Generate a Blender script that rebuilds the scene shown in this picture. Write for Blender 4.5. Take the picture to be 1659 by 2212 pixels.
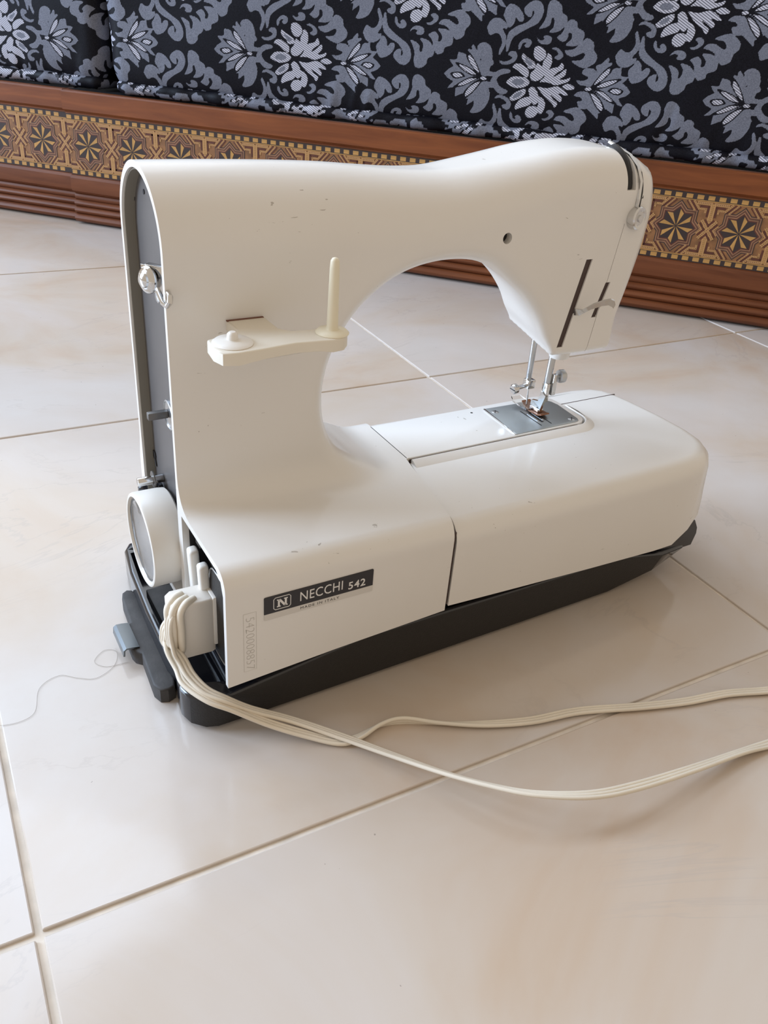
import bpy, bmesh, math, random
import numpy as np
from mathutils import Vector, Matrix
from mathutils.geometry import tessellate_polygon

for o in list(bpy.data.objects):
    bpy.data.objects.remove(o, do_unlink=True)
scene = bpy.context.scene
COL = scene.collection
CM = 0.01
random.seed(4)

# ------------------------------------------------------------------ camera
cam_data = bpy.data.cameras.new('camera')
cam = bpy.data.objects.new('camera', cam_data)
COL.objects.link(cam)
right = Vector((0.8805845, -0.4681838, 0.0733133))
up = Vector((0.1930248, 0.4956521, 0.8468001))
fwd = Vector((0.4327960, 0.7315278, -0.5268347))
M = Matrix((right, up, -fwd)).transposed().to_4x4()
M.translation = Vector((0.00877, -0.229206, 0.333938))
cam.matrix_world = M
cam_data.sensor_fit = 'VERTICAL'
cam_data.sensor_height = 36.0
cam_data.lens = 1815.84 / 2212 * 36.0
cam_data.clip_start = 0.01
scene.camera = cam

# ------------------------------------------------------------------ world, lights, exposure
world = bpy.data.worlds.new('world')
scene.world = world
world.use_nodes = True
bg = world.node_tree.nodes['Background']
bg.inputs['Color'].default_value = (1.0, 0.86, 0.70, 1)
bg.inputs['Strength'].default_value = 0.66

def area_light(name, loc, target, sx, sy, power, color):
    d = bpy.data.lights.new(name, 'AREA')
    d.shape = 'RECTANGLE'
    d.size, d.size_y = sx, sy
    d.energy = power
    d.color = color
    o = bpy.data.objects.new(name, d)
    COL.objects.link(o)
    o.location = loc
    o.rotation_euler = (Vector(target) - Vector(loc)).to_track_quat('-Z', 'Y').to_euler()
    return o
area_light('window_light', (-0.55, 2.65, 2.6), (0.3, 0.15, 0.1), 2.8, 2.2, 118, (0.70, 0.89, 1.15))
area_light('wall_glow_fill', (0.29, 1.93, 1.75), (-0.35, 1.25, 1.70), 1.2, 1.6, 5.5, (0.94, 0.97, 1.0))  # added unseen panel, stands in for a bright wall mirrored in the floor
area_light('door_light', (-3.3, 2.15, 1.40), (0.3, 0.25, 0.15), 1.6, 2.1, 212, (0.70, 0.90, 1.18))

scene.view_settings.view_transform = 'Standard'
scene.view_settings.look = 'None'
scene.view_settings.exposure = 0.0
scene.view_settings.gamma = 1.0
scene.view_settings.use_curve_mapping = False

# ------------------------------------------------------------------ materials
def new_mat(name):
    m = bpy.data.materials.new(name)
    m.use_nodes = True
    nt = m.node_tree
    return m, nt, nt.nodes['Principled BSDF']

def mat(name, color, rough=0.5, metal=0.0, coat=0.0, spec=0.5, bump=None, vary=None, alpha=None, transmission=0.0):
    m, nt, b = new_mat(name)
    b.inputs['Base Color'].default_value = (*color, 1)
    b.inputs['Roughness'].default_value = rough
    b.inputs['Metallic'].default_value = metal
    b.inputs['Coat Weight'].default_value = coat
    b.inputs['Coat Roughness'].default_value = 0.08
    b.inputs['Specular IOR Level'].default_value = spec
    b.inputs['Transmission Weight'].default_value = transmission
    tc = nt.nodes.new('ShaderNodeTexCoord')
    if vary:
        scale, amount = vary
        n = nt.nodes.new('ShaderNodeTexNoise'); n.inputs['Scale'].default_value = scale; n.inputs['Detail'].default_value = 5
        nt.links.new(tc.outputs['Object'], n.inputs['Vector'])
        r = nt.nodes.new('ShaderNodeValToRGB')
        r.color_ramp.elements[0].position = 0.3; r.color_ramp.elements[1].position = 0.7
        r.color_ramp.elements[0].color = (*[c * (1 - amount) for c in color], 1)
        r.color_ramp.elements[1].color = (*[min(1, c * (1 + amount)) for c in color], 1)
        nt.links.new(n.outputs['Fac'], r.inputs['Fac'])
        nt.links.new(r.outputs['Color'], b.inputs['Base Color'])
    if bump:
        scale, strength = bump
        n = nt.nodes.new('ShaderNodeTexNoise'); n.inputs['Scale'].default_value = scale; n.inputs['Detail'].default_value = 6
        nt.links.new(tc.outputs['Object'], n.inputs['Vector'])
        bp = nt.nodes.new('ShaderNodeBump'); bp.inputs['Strength'].default_value = strength; bp.inputs['Distance'].default_value = 0.002
        nt.links.new(n.outputs['Fac'], bp.inputs['Height'])
        nt.links.new(bp.outputs['Normal'], b.inputs['Normal'])
    return m

def math_node(nt, op, a, b=None):
    n = nt.nodes.new('ShaderNodeMath'); n.operation = op
    for i, v in enumerate((a, b)):
        if v is None: continue
        if isinstance(v, (int, float)): n.inputs[i].default_value = v
        else: nt.links.new(v, n.inputs[i])
    return n.outputs[0]

def mix_node(nt, fac, a, b):
    n = nt.nodes.new('ShaderNodeMix'); n.data_type = 'RGBA'
    if isinstance(fac, (int, float)): n.inputs['Factor'].default_value = fac
    else: nt.links.new(fac, n.inputs['Factor'])
    for key, v in ((6, a), (7, b)):
        if isinstance(v, tuple): n.inputs[key].default_value = (*v, 1)
        else: nt.links.new(v, n.inputs[key])
    return n.outputs[2]

def noise_node(nt, vec, scale, detail=4, dist=0.0, rough=0.5):
    n = nt.nodes.new('ShaderNodeTexNoise')
    n.inputs['Scale'].default_value = scale; n.inputs['Detail'].default_value = detail
    n.inputs['Distortion'].default_value = dist; n.inputs['Roughness'].default_value = rough
    nt.links.new(vec, n.inputs['Vector'])
    return n.outputs['Fac']

def ramp_node(nt, fac, stops):
    r = nt.nodes.new('ShaderNodeValToRGB')
    e = r.color_ramp.elements
    while len(e) < len(stops): e.new(0.5)
    for el, (p, c) in zip(e, stops):
        el.position = p; el.color = (*c, 1) if len(c) == 3 else c
    nt.links.new(fac, r.inputs['Fac'])
    return r.outputs['Color']

def scaled(nt, vec, s):
    n = nt.nodes.new('ShaderNodeMapping'); n.inputs['Scale'].default_value = s
    nt.links.new(vec, n.inputs['Vector'])
    return n.outputs['Vector']

def enamel_material():
    m, nt, b = new_mat('enamel_white')
    tc = nt.nodes.new('ShaderNodeTexCoord'); v = tc.outputs['Object']
    base = ramp_node(nt, noise_node(nt, v, 9, 3), [(0.3, (0.715, 0.69, 0.655)), (0.7, (0.74, 0.715, 0.68))])
    # rubbed scuffs: thin broken scratches and tiny chips that sit in the paint
    sc = noise_node(nt, scaled(nt, v, (90, 90, 520)), 1.0, 3, 0.6)
    zone = noise_node(nt, v, 26, 3)
    k1 = math_node(nt, 'MULTIPLY', math_node(nt, 'GREATER_THAN', sc, 0.70), math_node(nt, 'GREATER_THAN', zone, 0.60))
    chip = noise_node(nt, v, 420, 2)
    k2 = math_node(nt, 'MULTIPLY', math_node(nt, 'GREATER_THAN', chip, 0.755), math_node(nt, 'GREATER_THAN', zone, 0.56))
    k = math_node(nt, 'MULTIPLY', math_node(nt, 'MAXIMUM', k1, k2), 0.55)
    nt.links.new(mix_node(nt, k, base, (0.22, 0.18, 0.14)), b.inputs['Base Color'])
    b.inputs['Roughness'].default_value = 0.30
    b.inputs['Specular IOR Level'].default_value = 0.45
    b.inputs['Coat Weight'].default_value = 0.25
    b.inputs['Coat Roughness'].default_value = 0.12
    return m

def tile_material():
    m, nt, b = new_mat('marble_tile')
    tc = nt.nodes.new('ShaderNodeTexCoord')
    oi = nt.nodes.new('ShaderNodeObjectInfo')
    off = nt.nodes.new('ShaderNodeVectorMath'); off.operation = 'SCALE'; off.inputs['Scale'].default_value = 7.0
    cmb = nt.nodes.new('ShaderNodeCombineXYZ')
    for i in range(3): nt.links.new(oi.outputs['Random'], cmb.inputs[i])
    nt.links.new(cmb.outputs[0], off.inputs[0])
    add = nt.nodes.new('ShaderNodeVectorMath'); add.operation = 'ADD'
    nt.links.new(tc.outputs['Object'], add.inputs[0]); nt.links.new(off.outputs[0], add.inputs[1])
    v = add.outputs[0]
    cloud = noise_node(nt, v, 4.5, 6, 0.7, 0.55)
    col = ramp_node(nt, cloud, [(0.28, (0.505, 0.385, 0.285)), (0.42, (0.54, 0.46, 0.387)), (0.54, (0.56, 0.502, 0.457)), (0.72, (0.585, 0.548, 0.52))])
    warm = noise_node(nt, v, 2.6, 3, 0.4)
    col = mix_node(nt, math_node(nt, 'MULTIPLY', math_node(nt, 'GREATER_THAN', warm, 2.0), 0.3), col, (0.6, 0.4, 0.3))
    vein = noise_node(nt, scaled(nt, v, (1.0, 2.1, 1.0)), 3.2, 6, 2.2, 0.6)
    line = math_node(nt, 'ABSOLUTE', math_node(nt, 'SUBTRACT', vein, 0.5))
    vm = ramp_node(nt, line, [(0.0, (1, 1, 1)), (0.014, (0, 0, 0))])
    patch = ramp_node(nt, noise_node(nt, v, 5.5, 2), [(0.48, (0, 0, 0)), (0.62, (1, 1, 1))])
    k = math_node(nt, 'MULTIPLY', math_node(nt, 'MULTIPLY', vm, patch), 0.30)
    col = mix_node(nt, k, col, (0.40, 0.35, 0.32))
    speck = math_node(nt, 'MULTIPLY', math_node(nt, 'GREATER_THAN', noise_node(nt, v, 260, 1), 0.83), 0.6)
    col = mix_node(nt, speck, col, (0.2, 0.16, 0.13))
    nt.links.new(col, b.inputs['Base Color'])
    b.inputs['Roughness'].default_value = 0.14
    b.inputs['Specular IOR Level'].default_value = 0.5
    bp = nt.nodes.new('ShaderNodeBump'); bp.inputs['Strength'].default_value = 0.05; bp.inputs['Distance'].default_value = 0.01
    nt.links.new(noise_node(nt, tc.outputs['Object'], 14, 2), bp.inputs['Height'])
    nt.links.new(bp.outputs['Normal'], b.inputs['Normal'])
    return m

def wood_material(name, dark, light, rough=0.38):
    m, nt, b = new_mat(name)
    tc = nt.nodes.new('ShaderNodeTexCoord')
    v = scaled(nt, tc.outputs['Object'], (2.2, 26, 26))
    g = noise_node(nt, v, 2.5, 7, 0.8, 0.6)
    col = ramp_node(nt, g, [(0.3, dark), (0.7, light)])
    knots = noise_node(nt, scaled(nt, tc.outputs['Object'], (6, 14, 14)), 1.4, 3)
    col = mix_node(nt, ramp_node(nt, knots, [(0.62, (0, 0, 0)), (0.74, (0.45, 0.45, 0.45))]), col, tuple(c * 0.45 for c in dark))
    nt.links.new(col, b.inputs['Base Color'])
    b.inputs['Roughness'].default_value = rough
    b.inputs['Specular IOR Level'].default_value = 0.3
    bp = nt.nodes.new('ShaderNodeBump'); bp.inputs['Strength'].default_value = 0.15; bp.inputs['Distance'].default_value = 0.001
    nt.links.new(g, bp.inputs['Height']); nt.links.new(bp.outputs['Normal'], b.inputs['Normal'])
    return m

def dotted_material():
    m, nt, b = new_mat('inlay_dotted')
    uv = nt.nodes.new('ShaderNodeUVMap')
    sep = nt.nodes.new('ShaderNodeSeparateXYZ'); nt.links.new(uv.outputs[0], sep.inputs[0])
    fr = math_node(nt, 'FRACT', math_node(nt, 'MULTIPLY', sep.outputs[0], 4.6))
    on = math_node(nt, 'LESS_THAN', fr, 0.45)
    band = math_node(nt, 'LESS_THAN', math_node(nt, 'ABSOLUTE', math_node(nt, 'SUBTRACT', sep.outputs[1], 0.5)), 0.2)
    k = math_node(nt, 'MULTIPLY', math_node(nt, 'MULTIPLY', on, band), 0.85)
    nt.links.new(mix_node(nt, k, (0.42, 0.225, 0.085), (0.09, 0.035, 0.02)), b.inputs['Base Color'])
    b.inputs['Roughness'].default_value = 0.4
    return m

def damask_material():
    m, nt, b = new_mat('damask_fabric')
    at = nt.nodes.new('ShaderNodeAttribute'); at.attribute_name = 'weave'
    sep = nt.nodes.new('ShaderNodeSeparateColor'); nt.links.new(at.outputs['Color'], sep.inputs[0])
    def sharp(s):
        r = nt.nodes.new('ShaderNodeMapRange'); r.inputs['From Min'].default_value = 0.38; r.inputs['From Max'].default_value = 0.62
        nt.links.new(s, r.inputs['Value']); return r.outputs[0]
    gm, lm = sharp(sep.outputs[0]), sharp(sep.outputs[1])
    tc = nt.nodes.new('ShaderNodeTexCoord'); v = tc.outputs['Object']
    sx = nt.nodes.new('ShaderNodeSeparateXYZ'); nt.links.new(v, sx.inputs[0])
    diag = math_node(nt, 'ADD', math_node(nt, 'MULTIPLY', sx.outputs[0], 210.0), math_node(nt, 'MULTIPLY', sx.outputs[2], 400.0))
    stripe = math_node(nt, 'LESS_THAN', math_node(nt, 'FRACT', diag), 0.68)
    fine = noise_node(nt, v, 900, 2)
    grey = ramp_node(nt, fine, [(0.3, (0.105, 0.112, 0.14)), (0.7, (0.185, 0.195, 0.24))])
    lite = mix_node(nt, stripe, (0.07, 0.07, 0.09), (0.47, 0.47, 0.54))
    black = ramp_node(nt, fine, [(0.3, (0.003, 0.003, 0.005)), (0.75, (0.010, 0.010, 0.015))])
    col = mix_node(nt, gm, black, grey)
    col = mix_node(nt, lm, col, lite)
    nt.links.new(col, b.inputs['Base Color'])
    b.inputs['Roughness'].default_value = 0.5
    b.inputs['Specular IOR Level'].default_value = 0.10
    bp = nt.nodes.new('ShaderNodeBump'); bp.inputs['Strength'].default_value = 0.25; bp.inputs['Distance'].default_value = 0.0006
    nt.links.new(math_node(nt, 'ADD', fine, math_node(nt, 'ADD', gm, lm)), bp.inputs['Height'])
    nt.links.new(bp.outputs['Normal'], b.inputs['Normal'])
    return m

ENAMEL = enamel_material()
WHITE_PLASTIC = mat('white_plastic', (0.78, 0.75, 0.70), 0.35)
CREAM_PLASTIC = mat('cream_plastic', (0.72, 0.67, 0.575), 0.42)
PIN_PLASTIC = mat('ivory_plastic', (0.75, 0.69, 0.53), 0.42)
CORD_WHITE = mat('cord_vinyl', (0.72, 0.65, 0.54), 0.45, vary=(30, 0.06))
PLUG_PLASTIC = mat('plug_plastic', (0.74, 0.69, 0.62), 0.4)
GREY_PAINT = mat('grey_paint', (0.095, 0.088, 0.087), 0.38, vary=(60, 0.06))
RING_GREY = mat('wheel_grey', (0.085, 0.079, 0.073), 0.5)
WHEEL_WHITE = mat('wheel_white', (0.70, 0.66, 0.60), 0.35)
RIM_INNER = mat('rim_inner', (0.20, 0.18, 0.145), 0.5)
BLACK_GLOSS = mat('black_gloss', (0.010, 0.010, 0.013), 0.13, coat=0.3)
BLACK_MATT = mat('black_matt', (0.011, 0.009, 0.008), 0.55, bump=(900, 0.2))
DARK = mat('dark_recess', (0.012, 0.010, 0.010), 0.6)
BROWN_DARK = mat('slot_brown', (0.055, 0.032, 0.027), 0.6)
RUBBER = mat('grey_rubber', (0.045, 0.041, 0.039), 0.65, vary=(90, 0.35), bump=(900, 0.08))
CHROME = mat('chrome', (0.63, 0.625, 0.62), 0.12, 1.0)
STEEL = mat('steel', (0.52, 0.53, 0.54), 0.32, 1.0)
PLATE_STEEL = mat('plate_steel', (0.42, 0.45, 0.46), 0.42, 1.0)
DARK_STEEL = mat('dark_steel', (0.16, 0.15, 0.14), 0.45, 0.9)
CLIP_STEEL = mat('clip_steel', (0.17, 0.185, 0.195), 0.3, 1.0)
BADGE_DARK = mat('badge_dark', (0.020, 0.019, 0.024), 0.4)
BADGE_LIGHT = mat('badge_light', (0.60, 0.57, 0.53), 0.4)
INK_LIGHT = mat('ink_light', (0.70, 0.68, 0.66), 0.5)
INK_DARK = mat('ink_dark', (0.05, 0.045, 0.04), 0.5)
ENGRAVE = mat('engraved_grey', (0.45, 0.42, 0.385), 0.5)
GLASSY = mat('clear_plastic', (0.92, 0.9, 0.87), 0.08, transmission=1.0)
COPPER = mat('foot_brown', (0.25, 0.12, 0.07), 0.35, 0.7)
RUST = mat('rust', (0.16, 0.07, 0.045), 0.8)
TILE = tile_material()
GROUT = mat('grout', (0.66, 0.59, 0.51), 0.8, vary=(60, 0.15))
WOOD = wood_material('bench_wood', (0.118, 0.031, 0.009), (0.228, 0.068, 0.019), 0.46)
WOOD_LEDGE = wood_material('bench_wood_low', (0.098, 0.028, 0.010), (0.178, 0.057, 0.021), 0.46)
IN_DARK = mat('inlay_ebony', (0.030, 0.018, 0.018), 0.35)
IN_RED = mat('inlay_mahogany', (0.085, 0.022, 0.013), 0.38, vary=(80, 0.3))
IN_BROWN = mat('inlay_walnut', (0.105, 0.042, 0.024), 0.38, vary=(80, 0.3))
IN_TAN = mat('inlay_tan', (0.27, 0.135, 0.070), 0.4, vary=(90, 0.25))
IN_YELLOW = mat('inlay_lemonwood', (0.42, 0.225, 0.065), 0.38, vary=(70, 0.25))
IN_GROUND = mat('inlay_ground', (0.22, 0.098, 0.036), 0.42, vary=(80, 0.3))
IN_DOT = dotted_material()
DAMASK = damask_material()
PLASTER = mat('plaster', (0.82, 0.79, 0.74), 0.8)
GAP_SHADE = mat('gap_shade', (0.008, 0.008, 0.010), 0.9, spec=0.1)  # near-black that paints the shade between the cushions
HAIR = mat('hair', (0.30, 0.25, 0.20), 0.5)

# ------------------------------------------------------------------ mesh helpers (coordinates in cm)
def link(name, me, parent=None, materials=(), smooth=40):
    o = bpy.data.objects.new(name, me)
    COL.objects.link(o)
    for m in (materials if isinstance(materials, (list, tuple)) else [materials]):
        me.materials.append(m)
    if smooth is not None:
        me.shade_smooth()
        if smooth < 180: me.set_sharp_from_angle(angle=math.radians(smooth))
    if parent is not None: o.parent = parent
    return o

class MB:
    """collects pieces of ONE part; build() links them as one mesh"""
    def __init__(s): s.v, s.f, s.mi, s.uv = [], [], [], {}
    def add(s, verts, faces, mi=0, uvs=None):
        n = len(s.v)
        s.v += [tuple(map(float, p)) for p in verts]
        for k, f in enumerate(faces):
            if uvs is not None: s.uv[len(s.f)] = uvs[k]
            s.f.append([i + n for i in f]); s.mi.append(mi)
        return s
    def build(s, name, materials, parent=None, smooth=40):
        me = bpy.data.meshes.new(name)
        me.from_pydata([(x * CM, y * CM, z * CM) for x, y, z in s.v], [], s.f)
        me.polygons.foreach_set('material_index', s.mi)
        if s.uv:
            lay = me.uv_layers.new(name='UVMap')
            for p in me.polygons:
                if p.index in s.uv:
                    for li, c in zip(p.loop_indices, s.uv[p.index]): lay.data[li].uv = c
        bm = bmesh.new(); bm.from_mesh(me)
        bmesh.ops.recalc_face_normals(bm, faces=bm.faces[:])
        bm.to_mesh(me); bm.free()
        return link(name, me, parent, materials, smooth)
    # shapes
    def box(s, c, size, bevel=0.0, rot=None, mi=0, seg=2):
        bm = bmesh.new()
        bmesh.ops.create_cube(bm, size=1.0)
        for v in bm.verts: v.co = Vector((v.co.x * size[0], v.co.y * size[1], v.co.z * size[2]))
        if bevel: bmesh.ops.bevel(bm, geom=bm.edges[:], offset=bevel, segments=seg, profile=0.5, affect='EDGES')
        R_ = rot if rot is not None else Matrix.Identity(3)
        bm.verts.ensure_lookup_table(); bm.verts.index_update()
        s.add([R_ @ v.co + Vector(c) for v in bm.verts], [[v.index for v in f.verts] for f in bm.faces], mi)
        bm.free(); return s
    def lathe(s, c, axis, prof, n=32, mi=0):
        """prof: list of (r, h) along axis from c"""
        a = Vector(axis).normalized()
        t = Vector((0, 0, 1)) if abs(a.z) < 0.9 else Vector((1, 0, 0))
        e1 = a.cross(t).normalized(); e2 = a.cross(e1)
        vs, fs = [], []
        for r, h in prof:
            for k in range(n):
                th = 2 * math.pi * k / n
                vs.append(Vector(c) + a * h + (e1 * math.cos(th) + e2 * math.sin(th)) * max(r, 1e-4))
        for i in range(len(prof) - 1):
            for k in range(n):
                k2 = (k + 1) % n
                fs.append([i * n + k, i * n + k2, (i + 1) * n + k2, (i + 1) * n + k])
        fs.append(list(range(n))[::-1]); fs.append([(len(prof) - 1) * n + k for k in range(n)])
        return s.add(vs, fs, mi)
    def cyl(s, p, q, r, n=20, mi=0, bev=0.0):
        p, q = Vector(p), Vector(q); h = (q - p).length
        b = min(bev, r * 0.6)
        prof = [(r, 0), (r, h)] if not b else [(r - b, 0), (r - b * .3, b * .3), (r, b), (r, h - b), (r - b * .3, h - b * .3), (r - b, h)]
        return s.lathe(p, q - p, prof, n, mi)
    def tube(s, pts, r, n=10, mi=0, cap=True, squash=None):
        pts = [Vector(p) for p in pts]
        rs = r if isinstance(r, (list, tuple)) else [r] * len(pts)
        tan = [(pts[min(i + 1, len(pts) - 1)] - pts[max(i - 1, 0)]).normalized() for i in range(len(pts))]
        nrm = tan[0].orthogonal().normalized(); vs, fs = [], []
        for i, p in enumerate(pts):
            nrm = (nrm - tan[i] * nrm.dot(tan[i])).normalized(); bi = tan[i].cross(nrm)
            for k in range(n):
                th = 2 * math.pi * k / n
                vs.append(p + (nrm * math.cos(th) + bi * math.sin(th)) * rs[i])
        for i in range(len(pts) - 1):
            for k in range(n):
                k2 = (k + 1) % n
                fs.append([i * n + k, i * n + k2, (i + 1) * n + k2, (i + 1) * n + k])
        if cap: fs += [list(range(n))[::-1], [(len(pts) - 1) * n + k for k in range(n)]]
        return s.add(vs, fs, mi)
    def strap(s, pts, side, w, t, mi=0):
        """flat bar: pts path, side = width direction, w width, t thickness"""
        pts = [Vector(p) for p in pts]; side = Vector(side).normalized(); vs, fs = [], []
        for i, p in enumerate(pts):
            tn = (pts[min(i + 1, len(pts) - 1)] - pts[max(i - 1, 0)]).normalized()
            up_ = tn.cross(side).normalized()
            ww = w[i] if isinstance(w, (list, tuple)) else w
            for a, b in ((-1, -1), (1, -1), (1, 1), (-1, 1)): vs.append(p + side * (a * ww / 2) + up_ * (b * t / 2))
        for i in range(len(pts) - 1):
            for k in range(4):
                k2 = (k + 1) % 4
                fs.append([i * 4 + k, i * 4 + k2, i * 4 + 4 + k2, i * 4 + 4 + k])
        fs += [[3, 2, 1, 0], [len(pts) * 4 - 4 + k for k in range(4)]]
        return s.add(vs, fs, mi)
    def prism(s, poly, z0, z1, plane='XY', mi=0):
        """poly in the plane, extruded z0..z1 along the missing axis"""
        def P(a, b, c): return {'XY': (a, b, c), 'XZ': (a, c, b), 'YZ': (c, a, b)}[plane]
        n = len(poly)
        vs = [P(a, b, z0) for a, b in poly] + [P(a, b, z1) for a, b in poly]
        fs = [[i, (i + 1) % n, n + (i + 1) % n, n + i] for i in range(n)] + [list(range(n))[::-1], [n + i for i in range(n)]]
        return s.add(vs, fs, mi)
    def round_prism(s, poly, rad, zb, zt, steps=6, mi=0):
        """prism along Z whose top edges are rounded with a radius of their own per edge (CCW poly)"""
        n = len(poly); P = np.array(poly, float); rad = np.array(rad, float)
        E = np.roll(P, -1, 0) - P; E /= np.linalg.norm(E, axis=1)[:, None]
        N = np.stack([-E[:, 1], E[:, 0]], 1)                 # inward for CCW
        Rv = np.maximum(rad, np.roll(rad, 1))
        def off(d):
            out = []
            for i in range(n):
                n1, n2, d1, d2 = N[i - 1], N[i], d[i - 1], d[i]
                A = np.array([n1, n2])
                v = np.linalg.solve(A, [d1, d2]) if abs(np.linalg.det(A)) > 0.02 else (n1 * d1 + n2 * d2) / 2
                out.append(P[i] + v)
            return np.array(out)
        fb = zb if callable(zb) else (lambda x, y: zb)
        ft = zt if callable(zt) else (lambda x, y: zt)
        rings = [[(p[0], p[1], fb(*p)) for p in P]]
        for k in range(steps + 1):
            t = math.pi / 2 * k / steps
            Q = off(rad * (1 - math.cos(t)))
            rings.append([(q[0], q[1], ft(*q) - rv * (1 - math.sin(t))) for q, rv in zip(Q, Rv)])
        vs = [p for r in rings for p in r]; fs = []
        for i in range(len(rings) - 1):
            for k in range(n):
                k2 = (k + 1) % n
                fs.append([i * n + k, i * n + k2, (i + 1) * n + k2, (i + 1) * n + k])
        base = (len(rings) - 1) * n
        for idx, b0, rev in ((rings[-1], base, False), (rings[0], 0, True)):
            for tri in tessellate_polygon([[Vector((p[0], p[1], 0)) for p in idx]]):
                fs.append([b0 + i for i in (tri[::-1] if rev else tri)])
        return s.add(vs, fs, mi)

def empty(name, loc=(0, 0, 0), rz=0.0):
    o = bpy.data.objects.new(name, None); COL.objects.link(o)
    o.location = [c * CM for c in loc]; o.rotation_euler = (0, 0, math.radians(rz))
    o.empty_display_size = 0.02
    return o
def tag(o, label=None, category=None, group=None, kind=None):
    for k, v in (('label', label), ('category', category), ('group', group), ('kind', kind)):
        if v: o[k] = v
    return o
def arc(cx, cy, r, a0, a1, n):
    return [(cx + r * math.cos(math.radians(a0 + (a1 - a0) * k / n)), cy + r * math.sin(math.radians(a0 + (a1 - a0) * k / n))) for k in range(n + 1)]
def spline(pts, per=8):
    P = [np.array(p, float) for p in pts]; out = []
    for i in range(len(P) - 1):
        p0 = P[i - 1] if i else 2 * P[0] - P[1]; p1, p2 = P[i], P[i + 1]
        p3 = P[i + 2] if i + 2 < len(P) else 2 * P[-1] - P[-2]
        for k in range(per):
            t = k / per
            out.append(tuple(0.5 * (2 * p1 + (p2 - p0) * t + (2 * p0 - 5 * p1 + 4 * p2 - p3) * t * t + (3 * p1 - p0 - 3 * p2 + p3) * t ** 3)))
    return out + [tuple(P[-1])]
def text_mesh(name, body, size, mat_, parent, origin, ex, ey, depth=0.01, space=1.0, fit=None, bold=0.0):
    """flat lettering as mesh: ex, ey are the reading and upward directions"""
    cu = bpy.data.curves.new(name, 'FONT'); cu.body = body; cu.size = size * CM
    cu.extrude = depth * CM; cu.space_character = space; cu.offset = bold * CM; cu.resolution_u = 3
    to = bpy.data.objects.new(name, cu); COL.objects.link(to)
    me = bpy.data.meshes.new_from_object(to.evaluated_get(bpy.context.evaluated_depsgraph_get()))
    bpy.data.objects.remove(to, do_unlink=True)
    ex, ey = Vector(ex).normalized(), Vector(ey).normalized(); ez = ex.cross(ey)
    co = np.array([v.co for v in me.vertices]); lo_, hi_ = co.min(0), co.max(0)
    me.transform(Matrix.Translation((-lo_[0], -lo_[1], 0)))
    fx, fy = (fit[0] * CM / (hi_[0] - lo_[0]), fit[1] * CM / (hi_[1] - lo_[1])) if fit else (1, 1)
    T = Matrix((ex * fx, ey * fy, ez)).transposed()
    me.transform(T.to_4x4())
    me.name = name
    o = link(name, me, parent, [mat_], None)
    o.location = [c * CM for c in origin]
    return o
def cut(obj, cutters):
    """boolean differences, applied; the cutting shapes do not stay in the scene"""
    tmp = []
    for mb in cutters:
        c = mb.build('cutter', [DARK], obj.parent, None); tmp.append(c)
        md = obj.modifiers.new('cut', 'BOOLEAN'); md.operation = 'DIFFERENCE'; md.object = c; md.solver = CUT_SOLVER
    bpy.context.view_layer.update()
    me = bpy.data.meshes.new_from_object(obj.evaluated_get(bpy.context.evaluated_depsgraph_get()))
    obj.modifiers.clear()
    old = obj.data; obj.data = me; me.name = old.name
    for c in tmp: bpy.data.objects.remove(c, do_unlink=True)
    return obj
CUT_SOLVER = 'EXACT'

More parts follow.
